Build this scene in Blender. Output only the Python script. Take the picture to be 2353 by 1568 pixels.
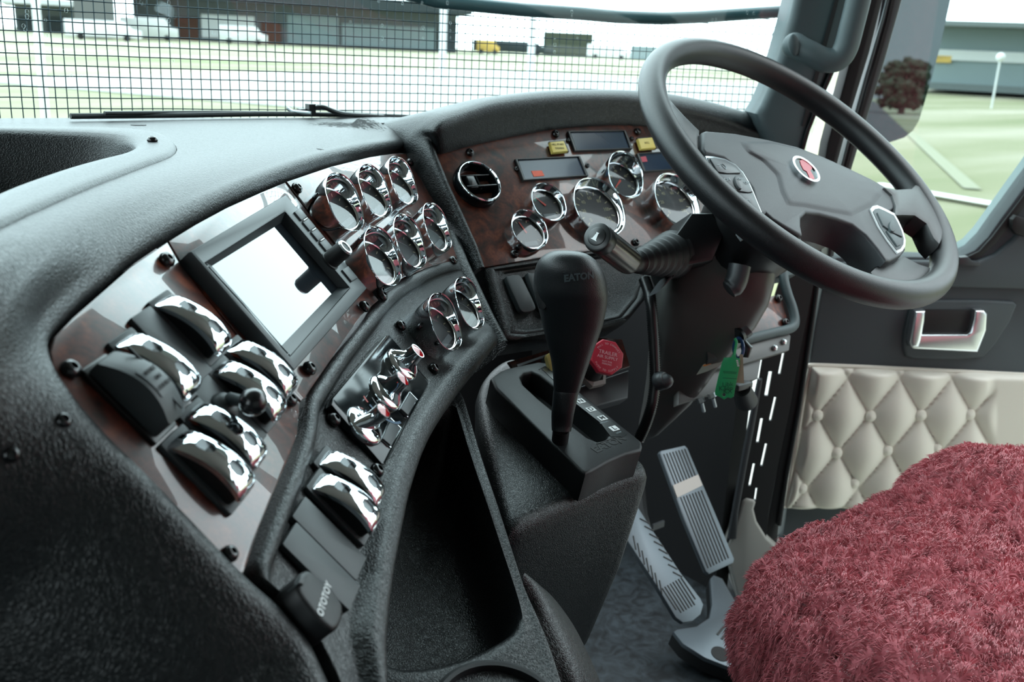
import bpy, bmesh, math, random
from mathutils import Vector as V, Matrix, noise
import numpy as np
PI=math.pi; R_=math.radians
random.seed(7)
for o in list(bpy.data.objects): bpy.data.objects.remove(o)
SC=bpy.context.scene; COL=SC.collection
# ------------------------------------------------------------------ camera
# truck frame: X = towards the driver's door, Y = forward, Z up, cab floor at z = 0
CAM=V((0,0,1.0)); F=2250.0; CX,CY=1176.5,784.0
XC=V((0.77942,0.14389,-0.60976)); YC=V((-0.62481,0.24993,-0.73969)); ZC=V((0.04596,0.95751,0.28470))
M3=Matrix((XC,YC,ZC))                       # camera axes -> truck axes
cd=bpy.data.cameras.new('camera'); cam=bpy.data.objects.new('camera',cd); COL.objects.link(cam)
cam.matrix_world=Matrix.Translation(CAM)@M3.to_4x4()
cd.sensor_width=23.6; cd.lens=F*23.6/2353; cd.clip_start=0.02; cd.clip_end=2000
cd.dof.use_dof=True; cd.dof.focus_distance=0.95; cd.dof.aperture_fstop=6.3
SC.camera=cam
SC.view_settings.view_transform='Standard'; SC.view_settings.look='None'
SC.view_settings.gamma=1.0; SC.view_settings.exposure=0.0; SC.view_settings.use_curve_mapping=False
# ------------------------------------------------------------------ overcast sky
w=bpy.data.worlds.new('sky'); SC.world=w; w.use_nodes=True
nt=w.node_tree; nt.nodes.clear()
wo=nt.nodes.new('ShaderNodeOutputWorld'); bg=nt.nodes.new('ShaderNodeBackground')
tc=nt.nodes.new('ShaderNodeTexCoord'); sx=nt.nodes.new('ShaderNodeSeparateXYZ'); cr=nt.nodes.new('ShaderNodeValToRGB')
nt.links.new(tc.outputs['Generated'],sx.inputs[0]); nt.links.new(sx.outputs['Z'],cr.inputs[0])
cr.color_ramp.elements[0].position=0.0; cr.color_ramp.elements[0].color=(0.74,0.90,0.95,1)
cr.color_ramp.elements[1].position=0.5; cr.color_ramp.elements[1].color=(0.84,0.98,1.02,1)
# storm clouds behind the truck: the overcast is brighter ahead than astern
mr_=nt.nodes.new('ShaderNodeMapRange'); mr_.inputs[1].default_value=-.75; mr_.inputs[2].default_value=.1; mr_.inputs[3].default_value=.16; mr_.inputs[4].default_value=1.0
nt.links.new(sx.outputs['Y'],mr_.inputs[0]); ml_=nt.nodes.new('ShaderNodeMath'); ml_.operation='MULTIPLY'; ml_.inputs[1].default_value=6.5
nt.links.new(mr_.outputs[0],ml_.inputs[0]); nt.links.new(ml_.outputs[0],bg.inputs[1]); nt.links.new(cr.outputs[0],bg.inputs[0])
nt.links.new(bg.outputs[0],wo.inputs[0])
sd=bpy.data.lights.new('soft_sun','SUN'); sd.energy=1.2; sd.angle=R_(40); sd.color=(1,.98,.95)
so=bpy.data.objects.new('soft_sun',sd); COL.objects.link(so)
so.rotation_euler=(R_(38),0,R_(35)); so.location=(0,0,60)
# ------------------------------------------------------------------ projection of photo measurements onto real planes
def ray(x,y): return M3@V(((x-CX)/F,-(y-CY)/F,-1))
def P(x,y,d): return CAM+ray(x,y)*d
def PZ(x,y,z):
    r=ray(x,y); return CAM+r*((z-CAM.z)/r.z)
class Fr:
    def __init__(s,o,n,r):
        s.o=V(o); s.n=V(n).normalized(); r=V(r); s.r=(r-s.n*r.dot(s.n)).normalized(); s.u=s.n.cross(s.r)
        s.M=Matrix(((s.r.x,s.u.x,s.n.x,s.o.x),(s.r.y,s.u.y,s.n.y,s.o.y),(s.r.z,s.u.z,s.n.z,s.o.z),(0,0,0,1)))
    def px(s,x,y,h=0):
        d=ray(x,y); o=s.o+s.n*h; t=(o-CAM).dot(s.n)/d.dot(s.n); p=CAM+d*t-s.o
        return V((p.dot(s.r),p.dot(s.u),h))
    def W(s,p): return s.M@V(p)
    def at(s,x,y,h=0,rot=0,hb=0):
        p=s.px(x,y,h); return s.M@Matrix.Translation((p.x,p.y,hb))@Matrix.Rotation(R_(rot),4,'Z')
FC=Fr(P(438,576,.69),(.49,-.53,.69),(.71,.70,.06))      # centre panel
FD=Fr(FC.o-FC.n*.004,(.49,-.53,.69),(.71,.70,.06))
FG=Fr(P(1260,465,1.33),(0,-.74,.67),(1,0,0))              # driver's gauge panel
FW=Fr(P(1841.4,376.4,1.24),(.0432,-.5929,.8041),(1,0,0))            # steering wheel
FS=Fr(P(1345,1090,1.0),(0,-math.sin(R_(13.7)),math.cos(R_(13.7))),(1,0,0))  # shifter top
FH=V((.636,.772,0)).normalized()
FDo=Fr(CAM+FH*1.75,(-FH.x,-FH.y,0),(FH.y,-FH.x,0))        # open driver's door
FRB=Fr(P(1760,740,1.5),(-.05,-.80,.60),(1,-.06,0))
# ------------------------------------------------------------------ materials
MAT={}
def mat(name,col,rough=.5,metal=0,coat=0,bump=None,spec=.5,emit=None,coatr=.03,sheen=0):
    m=bpy.data.materials.new(name); m.use_nodes=True; t=m.node_tree; b=t.nodes['Principled BSDF']
    b.inputs['Base Color'].default_value=(*col,1); b.inputs['Roughness'].default_value=rough
    b.inputs['Metallic'].default_value=metal; b.inputs['Coat Weight'].default_value=coat
    b.inputs['Coat Roughness'].default_value=coatr; b.inputs['Specular IOR Level'].default_value=spec
    b.inputs['Sheen Weight'].default_value=sheen
    if emit: b.inputs['Emission Color'].default_value=(*col,1); b.inputs['Emission Strength'].default_value=emit
    if bump:
        kind,scale,strength,dist=bump
        tc=t.nodes.new('ShaderNodeTexCoord'); bp=t.nodes.new('ShaderNodeBump')
        bp.inputs['Strength'].default_value=strength; bp.inputs['Distance'].default_value=dist
        if kind=='leather':
            n1=t.nodes.new('ShaderNodeTexNoise'); n1.inputs['Scale'].default_value=scale*.35
            mx=t.nodes.new('ShaderNodeMix'); mx.data_type='RGBA'; mx.inputs[0].default_value=.006
            t.links.new(tc.outputs['Object'],n1.inputs['Vector'])
            t.links.new(tc.outputs['Object'],mx.inputs[6]); t.links.new(n1.outputs['Color'],mx.inputs[7])
            mp=t.nodes.new('ShaderNodeMapping'); mp.inputs['Scale'].default_value=(1,.55,1); mp.inputs['Rotation'].default_value=(.3,.2,.7)
            t.links.new(mx.outputs[2],mp.inputs[0])
            vo=t.nodes.new('ShaderNodeTexVoronoi'); vo.feature='DISTANCE_TO_EDGE'; vo.inputs['Scale'].default_value=scale
            t.links.new(mp.outputs[0],vo.inputs['Vector'])
            r=t.nodes.new('ShaderNodeValToRGB'); r.color_ramp.elements[1].position=.28; r.color_ramp.interpolation='EASE'
            t.links.new(vo.outputs['Distance'],r.inputs[0]); src=r.outputs[0]
        else:
            n1=t.nodes.new('ShaderNodeTexNoise'); n1.inputs['Scale'].default_value=scale; n1.inputs['Detail'].default_value=2
            t.links.new(tc.outputs['Object'],n1.inputs['Vector']); src=n1.outputs[0]
        t.links.new(src,bp.inputs['Height']); t.links.new(bp.outputs[0],b.inputs['Normal'])
    MAT[name]=m; return m
mat('leather',(.0038,.0054,.0062),.34,bump=('leather',420,.42,.0005),spec=.5)
mat('leather_soft',(.0038,.0054,.0062),.40,bump=('leather',540,.42,.0005),spec=.5)
mat('wheel_leather',(.0045,.005,.006),.40,bump=('noise',1400,.35,.0006),spec=.5)
mat('hub_plastic',(.034,.038,.043),.50,bump=('noise',1300,.30,.0006))
mat('plastic',(.005,.006,.007),.5,bump=('noise',1500,.35,.0005))
mat('plastic_smooth',(.006,.0065,.007),.34)
mat('blank_plastic',(.036,.044,.047),.50,bump=('noise',2600,.15,.0003))
mat('gray_plastic',(.035,.038,.042),.42)
mat('column_plastic',(.080,.080,.076),.36)
mat('trim_gray',(.045,.065,.070),.55,bump=('noise',900,.2,.0006))
mat('door_gray',(.055,.068,.076),.6,bump=('noise',900,.2,.0006))
mat('black',(.004,.004,.005),.6)
mat('rubber',(.008,.009,.010),.55)
mat('gloss_black',(.004,.006,.007),.10,coat=.0,spec=.28)
mat('chrome',(.86,.90,.93),.035,metal=1)
mat('satin_chrome',(.85,.88,.9),.30,metal=1)
mat('steel',(.55,.58,.6),.28,metal=1)
mat('brushed',(.17,.16,.15),.36,metal=1)
mat('pedal_metal',(.13,.155,.175),.45,metal=.6,bump=('noise',300,.1,.0005))
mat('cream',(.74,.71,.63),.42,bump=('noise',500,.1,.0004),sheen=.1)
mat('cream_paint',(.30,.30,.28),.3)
mat('knob_leather',(.008,.010,.0115),.40,bump=('noise',1100,.4,.0006))
mat('screw',(.006,.006,.007),.22,spec=.7)
mat('bezel_gray',(.022,.029,.032),.45,bump=('noise',2500,.12,.0003))
mat('screen',(.015,.02,.025),.04,coat=1,coatr=.02)
mat('lcd',(.010,.024,.050),.18,coat=.15)
mat('orange',(.75,.09,.03),.5)
mat('red_sticker',(.45,.02,.05),.5)
mat('yellow',(.75,.58,.14),.42)
mat('ink',(.02,.02,.02),.6)
mat('ink_soft',(.20,.16,.06),.6)
mat('white',(.8,.82,.82),.5)
mat('grayprint',(.32,.38,.40),.5)
mat('dial',(.006,.007,.008),.45)
mat('needle',(.85,.06,.03),.45)
mat('dial_mark',(.50,.46,.30),.5)
mat('dial_tag',(.13,.15,.16),.5)
mat('greenprint',(.0,.22,.12),.5)
mat('ring_red',(.35,.03,.02),.5); mat('ring_blue',(.02,.07,.14),.5)
mat('gem',(.45,.005,.010),.05,coat=1)
mat('sign_red',(.55,.03,.06),.42); mat('pinkprint',(.85,.50,.55),.5)
mat('gem_led',(.9,.02,.02),.2,emit=.8)
mat('tag_green',(.02,.42,.15),.4); mat('tag_ink',(.01,.12,.06),.6)
mat('tag_tan',(.42,.37,.28),.6); mat('ring_navy',(.01,.05,.16),.3)
mat('label_white',(.35,.36,.33),.5); mat('label_orange',(.75,.25,.06),.5)
mat('wire',(.018,.045,.058),.5,metal=.3)
mat('guard_frame',(.025,.075,.085),.35)
mat('concrete',(.16,.165,.165),.8); mat('worn_grass',(.24,.245,.17),.9); mat('asphalt',(.05,.053,.057),.85); mat('gravel',(.30,.30,.28),.9); mat('building_wall',(.12,.138,.145),.7); mat('building_dark',(.026,.038,.044),.6); mat('building_pale',(.15,.18,.185),.7)
mat('building_white',(.75,.78,.8),.7); mat('building_blue',(.24,.31,.33),.6); mat('rust',(.10,.045,.03),.8)
mat('vehicle_white',(.8,.82,.84),.3); mat('sign_yellow',(.75,.5,.12),.5); mat('hill_green',(.055,.065,.045),.9)
mat('bark',(.08,.06,.05),.9); mat('foliage',(.022,.040,.018),.8); mat('hood_paint',(.12,.135,.145),.3,coat=.3)
mat('headliner',(.20,.20,.195),.9); mat('carpet',(.03,.032,.034),.9)
mat('mirror',(.36,.40,.42),.01,metal=1)
mat('sill_cyan',(.16,.22,.225),.4)
mat('seat_foam',(.12,.010,.018),.9)
mat('knob_green',(.05,.40,.16),.4)
mat('gold',(.65,.50,.18),.3,metal=.6)
def nodes(name):
    m=MAT[name]; return m.node_tree,m.node_tree.nodes['Principled BSDF']
# burl wood under clear coat
mat('burl',(.06,.02,.012),.35,coat=.75,coatr=.02)
t,b=nodes('burl')
tc=t.nodes.new('ShaderNodeTexCoord'); n1=t.nodes.new('ShaderNodeTexNoise'); n2=t.nodes.new('ShaderNodeTexNoise')
n1.inputs['Scale'].default_value=34; n1.inputs['Detail'].default_value=6; n1.inputs['Distortion'].default_value=1.6
n2.inputs['Scale'].default_value=240; n2.inputs['Detail'].default_value=4; n2.inputs['Roughness'].default_value=.7
r1=t.nodes.new('ShaderNodeValToRGB'); e=r1.color_ramp.elements
e[0].position=.30; e[0].color=(.010,.004,.003,1); e[1].position=.78; e[1].color=(.20,.052,.022,1)
e2=r1.color_ramp.elements.new(.55); e2.color=(.080,.017,.009,1)
ad=t.nodes.new('ShaderNodeMath'); ad.operation='MULTIPLY_ADD'; ad.inputs[1].default_value=.45; 
sb=t.nodes.new('ShaderNodeMath'); sb.operation='SUBTRACT'; sb.inputs[1].default_value=.22
for n in (n1,n2): t.links.new(tc.outputs['Object'],n.inputs['Vector'])
t.links.new(n2.outputs[0],ad.inputs[0]); t.links.new(n1.outputs[0],sb.inputs[0]); t.links.new(sb.outputs[0],ad.inputs[2])
t.links.new(ad.outputs[0],r1.inputs[0]); t.links.new(r1.outputs[0],b.inputs['Base Color'])
nb=t.nodes.new('ShaderNodeTexNoise'); nb.inputs['Scale'].default_value=9; bp=t.nodes.new('ShaderNodeBump')
bp.inputs['Strength'].default_value=.25; bp.inputs['Distance'].default_value=.004
t.links.new(tc.outputs['Object'],nb.inputs['Vector']); t.links.new(nb.outputs[0],bp.inputs['Height']); t.links.new(bp.outputs[0],b.inputs['Coat Normal'])
# clear panes: mostly see-through, mirror-like at grazing angles
def pane(name,tint,refl=1.0,ior=1.5):
    m=bpy.data.materials.new(name); m.use_nodes=True; t=m.node_tree; t.nodes.clear()
    o=t.nodes.new('ShaderNodeOutputMaterial'); a=t.nodes.new('ShaderNodeBsdfTransparent'); g=t.nodes.new('ShaderNodeBsdfGlossy')
    a.inputs[0].default_value=(*tint,1); g.inputs['Roughness'].default_value=.01; g.inputs[0].default_value=(refl,refl,refl,1)
    fr=t.nodes.new('ShaderNodeFresnel'); fr.inputs[0].default_value=ior; mx=t.nodes.new('ShaderNodeMixShader')
    ge=t.nodes.new('ShaderNodeNewGeometry'); io=t.nodes.new('ShaderNodeMix'); io.inputs[2].default_value=ior; io.inputs[3].default_value=1/ior
    t.links.new(ge.outputs['Backfacing'],io.inputs[0]); t.links.new(io.outputs[0],fr.inputs[0])
    t.links.new(fr.outputs[0],mx.inputs[0]); t.links.new(a.outputs[0],mx.inputs[1]); t.links.new(g.outputs[0],mx.inputs[2]); t.links.new(mx.outputs[0],o.inputs[0])
    MAT[name]=m
pane('glass',(.93,.98,.98),.6); pane('lens',(.9,.92,.93),1.0,1.55); pane('door_glass',(.78,.82,.81),.5); pane('drop',(.97,1,1),1,1.33)
# grass field
mat('field',(.3,.3,.1),.95)
t,b=nodes('field'); tc=t.nodes.new('ShaderNodeTexCoord'); n1=t.nodes.new('ShaderNodeTexNoise'); n1.inputs['Scale'].default_value=.09; n1.inputs['Detail'].default_value=5
mp=t.nodes.new('ShaderNodeMapping'); mp.inputs['Rotation'].default_value=(0,0,.67); mp.inputs['Scale'].default_value=(.35,1.6,1)
r1=t.nodes.new('ShaderNodeValToRGB'); e=r1.color_ramp.elements; e[0].position=.34; e[0].color=(.125,.145,.055,1); e[1].position=.60; e[1].color=(.31,.29,.22,1)
e2=e.new(.46); e2.color=(.20,.20,.115,1)
t.links.new(tc.outputs['Object'],mp.inputs[0]); t.links.new(mp.outputs[0],n1.inputs['Vector']); t.links.new(n1.outputs[0],r1.inputs[0]); t.links.new(r1.outputs[0],b.inputs['Base Color'])
# sheepskin
mat('fleece',(.36,.045,.065),.85,sheen=.35)
t,b=nodes('fleece'); tc=t.nodes.new('ShaderNodeTexCoord'); n1=t.nodes.new('ShaderNodeTexNoise'); n1.inputs['Scale'].default_value=55; n1.inputs['Detail'].default_value=3
r1=t.nodes.new('ShaderNodeValToRGB'); e=r1.color_ramp.elements; e[0].position=.3; e[0].color=(.40,.070,.090,1); e[1].position=.7; e[1].color=(.62,.17,.20,1)
t.links.new(tc.outputs['Object'],n1.inputs['Vector']); t.links.new(n1.outputs[0],r1.inputs[0]); t.links.new(r1.outputs[0],b.inputs['Base Color'])
# floor mat
mat('floor_vinyl',(.035,.045,.055),.55,bump=('noise',60,.3,.002))
t,b=nodes('floor_vinyl'); tc=t.nodes.new('ShaderNodeTexCoord'); n1=t.nodes.new('ShaderNodeTexNoise'); n1.inputs['Scale'].default_value=26; n1.inputs['Detail'].default_value=8; n1.inputs['Distortion'].default_value=2
r1=t.nodes.new('ShaderNodeValToRGB'); e=r1.color_ramp.elements; e[0].position=.35; e[0].color=(.006,.008,.010,1); e[1].position=.75; e[1].color=(.040,.052,.062,1)
t.links.new(tc.outputs['Object'],n1.inputs['Vector']); t.links.new(n1.outputs[0],r1.inputs[0]); t.links.new(r1.outputs[0],b.inputs['Base Color'])
# ------------------------------------------------------------------ objects
def tag(o,label=None,cat=None,group=None,kind=None):
    if label: o['label']=label
    if cat: o['category']=cat
    if group: o['group']=group
    if kind: o['kind']=kind
    return o
def thing(name,label,cat,M=None,group=None,kind=None):
    o=bpy.data.objects.new(name,None); COL.objects.link(o); o.empty_display_size=.02
    if M is not None: o.matrix_world=M if isinstance(M,Matrix) else Matrix.Translation(M)
    return tag(o,label,cat,group,kind)
def obj(name,bm,m,parent=None,sharp=35,smooth=True,world=False,recalc=True):
    if recalc: bmesh.ops.recalc_face_normals(bm,faces=bm.faces)
    for f in bm.faces: f.smooth=smooth
    if smooth:
        for e in bm.edges:
            if len(e.link_faces)==2 and e.calc_face_angle(0)>R_(sharp): e.smooth=False
    me=bpy.data.meshes.new(name); bm.to_mesh(me); bm.free(); me.materials.append(MAT[m])
    o=bpy.data.objects.new(name,me); COL.objects.link(o)
    if parent is not None:
        o.parent=parent
        if world: o.matrix_parent_inverse=parent.matrix_world.inverted()
    return o
def dup(o,M=None,label=None,parent=None,group=None):
    c=o.copy(); COL.objects.link(c)
    if parent is not None: c.parent=parent
    if M is not None: c.matrix_world=M
    if label: c['label']=label
    if group: c['group']=group
    for ch in list(o.children): dup(ch,parent=c)
    return c
def NB(): return bmesh.new()
def cm(pts,n=6,closed=False):
    """Catmull-Rom through points"""
    pts=[V(p) if len(p)==3 else V((p[0],p[1],0)) for p in pts]; N=len(pts); out=[]
    segs=N if closed else N-1
    for i in range(segs):
        if closed: a,b,c,d=pts[(i-1)%N],pts[i],pts[(i+1)%N],pts[(i+2)%N]
        else: a,b,c,d=pts[max(i-1,0)],pts[i],pts[i+1],pts[min(i+2,N-1)]
        for k in range(n):
            t=k/n; out.append(.5*((2*b)+(c-a)*t+(2*a-5*b+4*c-d)*t*t+(3*b-a-3*c+d)*t**3))
    if not closed: out.append(pts[-1])
    return out
def resample(pts,n,closed=False):
    pts=[V(p) for p in pts]
    if closed: pts=pts+[pts[0]]
    L=[0]
    for i in range(1,len(pts)): L.append(L[-1]+(pts[i]-pts[i-1]).length)
    T=L[-1]; out=[]; j=0; m=n if closed else n-1
    for k in range(n):
        s=T*k/m
        while j<len(L)-2 and L[j+1]<s: j+=1
        q=(s-L[j])/max(L[j+1]-L[j],1e-9); out.append(pts[j].lerp(pts[j+1],min(q,1)))
    return out
def slab(bm,poly,z0,z1,bev=0,seg=2,holes=(),M=None,bevb=False):
    """extruded outline (with holes), top edges rounded"""
    tmp=bmesh.new()
    def loop(pl): 
        vs=[tmp.verts.new((p[0],p[1],z1)) for p in pl]; return [tmp.edges.new((vs[i],vs[(i+1)%len(vs)])) for i in range(len(vs))],vs
    if holes:
        es,_=loop(poly)
        for h in holes: es+=loop(h)[0]
        bmesh.ops.triangle_fill(tmp,use_beauty=True,use_dissolve=False,edges=es,normal=(0,0,1))
    else:
        _,vs=loop(poly); tmp.faces.new(vs)
    bmesh.ops.recalc_face_normals(tmp,faces=tmp.faces)
    if tmp.faces and sum(f.normal.z for f in tmp.faces)<0:
        bmesh.ops.reverse_faces(tmp,faces=tmp.faces)
    top=list(tmp.faces)
    r=bmesh.ops.extrude_face_region(tmp,geom=top,use_keep_orig=True)
    nv=[g for g in r['geom'] if isinstance(g,bmesh.types.BMVert)]
    for v_ in nv: v_.co.z=z0
    bmesh.ops.recalc_face_normals(tmp,faces=tmp.faces)
    if bev>0:
        ed=[e for e in tmp.edges if len(e.link_faces)==2 and e.calc_face_angle(0)>R_(50) and (bevb or all(abs(v_.co.z-z1)<1e-6 for v_ in e.verts))]
        bmesh.ops.bevel(tmp,geom=ed,offset=bev,segments=seg,profile=.5,affect='EDGES',clamp_overlap=True)
    if M is not None: bmesh.ops.transform(tmp,matrix=M,verts=tmp.verts)
    me=bpy.data.meshes.new('t'); tmp.to_mesh(me); tmp.free(); bm.from_mesh(me); bpy.data.meshes.remove(me)
    return bm
def rrect(w,h,r,n=4,cx=0,cy=0):
    pts=[]
    for sx,sy,a0 in ((1,1,0),(-1,1,90),(-1,-1,180),(1,-1,270)):
        for k in range(n+1):
            a=R_(a0+90*k/n); pts.append((cx+sx*(w/2-r)+r*math.cos(a),cy+sy*(h/2-r)+r*math.sin(a)))
    return pts
def circ(r,n=32,cx=0,cy=0,ry=None): 
    ry=ry or r; return [(cx+r*math.cos(2*PI*k/n),cy+ry*math.sin(2*PI*k/n)) for k in range(n)]
def box(bm,c,s,bev=0,M=None):
    T=Matrix.Translation(c)@Matrix.Diagonal((*s,1)); T=(M@T) if M is not None else T
    if bev:
        return slab(bm,rrect(s[0],s[1],bev,3),c[2]-s[2]/2,c[2]+s[2]/2,bev,2,M=(M if M is not None else Matrix())@Matrix.Translation((c[0],c[1],0)))
    bmesh.ops.create_cube(bm,size=1,matrix=T); return bm
def grid(bm,rows,closed_u=False,closed_v=False,uvl=None):
    g=[[bm.verts.new(p) for p in r] for r in rows]; n=len(g); m=len(g[0])
    for i in range(n if closed_v else n-1):
        for j in range(m if closed_u else m-1):
            a,b,c,d=g[i][j],g[i][(j+1)%m],g[(i+1)%n][(j+1)%m],g[(i+1)%n][j]
            try: bm.faces.new((a,b,c,d))
            except ValueError: pass
    return g
def lathe(bm,prof,n=40,M=None,cap=True,hf=None):
    """prof: (radius, height[, weight of the visor])"""
    M=M or Matrix(); rows=[]
    for p in prof:
        row=[]
        for k in range(n):
            a=2*PI*k/n; z=p[1]+(hf(a)*p[2] if hf and len(p)>2 else 0)
            row.append(M@V((p[0]*math.cos(a),p[0]*math.sin(a),z)))
        rows.append(row)
    g=grid(bm,rows,closed_u=True)
    if cap:
        if prof[0][0]>1e-5: bm.faces.new(g[0])
        if prof[-1][0]>1e-5: bm.faces.new(g[-1])
    return bm
def frames(path):
    ts=[]
    for i in range(len(path)):
        a=path[max(i-1,0)]; b=path[min(i+1,len(path)-1)]; ts.append((b-a).normalized())
    up=V((0,0,1)) if abs(ts[0].z)<.9 else V((1,0,0)); x=ts[0].cross(up).normalized(); out=[]
    for t_ in ts:
        x=(x-t_*x.dot(t_)).normalized(); out.append((x,t_.cross(x)))
    return out
def tube(bm,path,r,n=12,cap=True,closed=False,prof=None):
    path=[V(p) for p in path]; fs=frames(path); rows=[]
    for i,p in enumerate(path):
        rr=r[i] if isinstance(r,(list,tuple)) else r; x,y=fs[i]
        rows.append([p+x*(rr*math.cos(2*PI*k/n))+y*(rr*math.sin(2*PI*k/n)) for k in range(n)])
    g=grid(bm,rows,closed_u=True,closed_v=closed)
    if cap and not closed: bm.faces.new(g[0]); bm.faces.new(g[-1])
    return bm
def cyl(bm,a,b,r,n=20,r2=None): return tube(bm,[V(a),V(b)],[r,r if r2 is None else r2],n)
def text(bm,s,size,M,depth=.0003,bold=0,spacing=1.0,width=1.0):
    c=bpy.data.curves.new('t','FONT'); c.body=s; c.size=size; c.align_x='CENTER'; c.align_y='CENTER'; c.extrude=depth; c.offset=bold; c.space_character=spacing; c.resolution_u=3
    o=bpy.data.objects.new('t',c); me=o.to_mesh(); me.transform(M@Matrix.Diagonal((width,1,1,1))); bm.from_mesh(me); o.to_mesh_clear(); bpy.data.objects.remove(o); bpy.data.curves.remove(c); return bm
def T(x,y,z=0,rot=0): return Matrix.Translation((x,y,z))@Matrix.Rotation(R_(rot),4,'Z')
def plp(fr,pts,h=0): return [fr.px(x,y,h).xy for x,y in pts]
def flat(name,fr,pts,h0,h1,m,parent=None,bev=0,holes=(),hp=None,seg=2,bevb=False):
    """slab traced on a real plane"""
    hp=h1 if hp is None else hp
    bm=NB(); slab(bm,plp(fr,pts,hp),h0,h1,bev,seg,[plp(fr,h,hp) for h in holes],M=fr.M,bevb=bevb)
    return obj(name,bm,m,parent,world=parent is not None)
def drape(o,target,n,depth,reach=.03):
    """lay the vertices of a flat print on the curved surface of another part"""
    bpy.context.view_layer.update()
    mt=target.matrix_world.inverted(); mo=o.matrix_world.copy(); mi=mo.inverted(); n=V(n).normalized(); zs=[(mo@v.co).dot(n) for v in o.data.vertices]; mid=(min(zs)+max(zs))/2
    for v,z in zip(o.data.vertices,zs):
        p=mo@v.co; st_=p+n*reach; hit,loc,_,_=target.ray_cast(mt@st_,(mt.to_3x3()@-n).normalized())
        if hit: v.co=mi@(target.matrix_world@loc+n*(depth if z>mid else -depth))
def subsurf(o,lv=2):
    md=o.modifiers.new('s','SUBSURF'); md.levels=lv; md.render_levels=lv; return o
# ================================================================== OUTSIDE
def FAR(x,dist,z): # point in the column of photo position x at a ground distance
    d=ray(x,100); h=V((d.x,d.y,0)).normalized(); return V((h.x*dist,h.y*dist,z))
def gz(d): return -1.42+0.0085*min(d,190)
bm=NB(); rows=[]
for rr in (1.2,4,8,14,22,28,34,42,50,62,75,90,110,130,150,190,400,900):
    rows.append([V((rr*math.cos(2*PI*k/72),rr*math.sin(2*PI*k/72),gz(rr))) for k in range(72)])
g=grid(bm,rows,closed_u=True); bm.faces.new(g[0])
tag(obj('ground_field',bm,'field'),'flat field of pale dry grass around the truck','field',kind='structure')
def strip(name,p0,p1,wd,z,m,label,cat,kind=None):
    bm=NB(); d=(p1-p0); d.z=0; s=V((-d.y,d.x,0)).normalized()*wd/2; n=30; rows=[]
    for k in range(n+1):
        c=p0.lerp(p1,k/n); r=math.hypot(c.x,c.y); rows.append([V((q.x,q.y,gz(math.hypot(q.x,q.y))+z)) for q in [c-s+s*2*u/16 for u in range(17)]])
    grid(bm,rows); return tag(obj(name,bm,m),label,cat,kind=kind)
strip('gravel_yard',FAR(720,64,0),FAR(1880,54,0),52,.03,'gravel','pale gravel yard between the truck and the grass','gravel yard',kind='structure')
strip('asphalt_lane',V((2.8,-20,0)),V((35.7,-400,0)),8,.06,'asphalt','grey asphalt lane behind the open door','road',kind='structure')
strip('hardstand',V((4.3,-6,0)),V((4.3,9,0)),5.0,.05,'gravel','pale gravel beside the truck under the open door','gravel',kind='structure')
strip('kerb_line',FAR(2060,20.5,0),FAR(2420,18.8,0),.42,.08,'building_white','white painted line on the ground seen through the door glass','painted line')
strip('kerb_line',FAR(2085,44,0),FAR(2295,21.5,0),.34,.03,'worn_grass','pale diagonal worn track in the grass seen through the door glass','painted line')
def building(name,x0,x1,dist,base,top,m,label,depth=25,roof=None,extra=None):
    a=FAR(x0,dist,base); b_=FAR(x1,dist*1.0,base); r=(b_-a); L=r.length; r.normalize(); n=V((-r.y,r.x,0))
    if n.dot(a)<0: n=-n
    M=Matrix(((r.x,n.x,0,a.x),(r.y,n.y,0,a.y),(0,0,1,base),(0,0,0,1)))
    t_=thing(name,label,'building',M)
    bm=NB(); box(bm,(L/2,depth/2,(top-base)/2),(L,depth,top-base)); obj('wall',bm,m,t_)
    if roof:
        bm=NB(); box(bm,(L/2,depth/2-1.5,top-base+roof[0]/2),(L+4,depth+5,roof[0])); obj('roof',bm,roof[1],t_)
    for (u0,u1,z0,z1,mm,nm) in extra or ():
        bm=NB(); box(bm,(L*(u0+u1)/2,-.12,(z0+z1)/2),(L*(u1-u0),.4,z1-z0)); obj(nm,bm,mm,t_)
    return t_
B=gz(175)
building('warehouse',310,1048,175,B,6.3,'building_wall','long grey warehouse with a dark overhanging roof beyond the grass',roof=(1.7,'building_dark'),
  extra=[(.12,.19,0,3.6,'rust','roller_door'),(.20,.36,.6,4.2,'building_white','loading_door'),(.38,.44,0,3.4,'rust','roller_door'),(.46,.62,.3,4.8,'building_blue','window'),(.63,.93,.4,3.9,'building_blue','window'),(.94,1.0,-.2,5.0,'building_dark','side_door'),(.01,.10,.2,3.2,'building_white','loading_door')])
building('shed',40,180,190,B,4.6,'building_wall','low grey shed with a white roof at the far left edge of the field',roof=(.9,'building_white'),
  extra=[(.05,.3,0,2.6,'building_dark','doorway'),(.5,.85,.3,2.8,'building_dark','doorway')])
building('storage_block',175,268,150,gz(150)+1.2,9.0,'concrete','tall plain grey block between the shed and the warehouse')
building('hill_shed',1248,1362,230,B+.2,5.3,'hill_green','olive green boxy shed on the horizon in front of the wheel')
building('hill_shed',1450,1570,230,B+.2,3.2,'building_blue','low blue grey shed on the horizon seen over the wheel rim')
building('depot',2130,2700,85,gz(85)+.3,4.15,'building_blue','pale blue depot building seen through the open door glass',depth=18,roof=(.35,'building_pale'),
  extra=[(.0,.9,2.2,2.95,'building_white','window_band'),(.03,.12,2.0,2.5,'sign_yellow','sign'),(0,1,.0,.5,'building_pale','plinth')])
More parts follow.
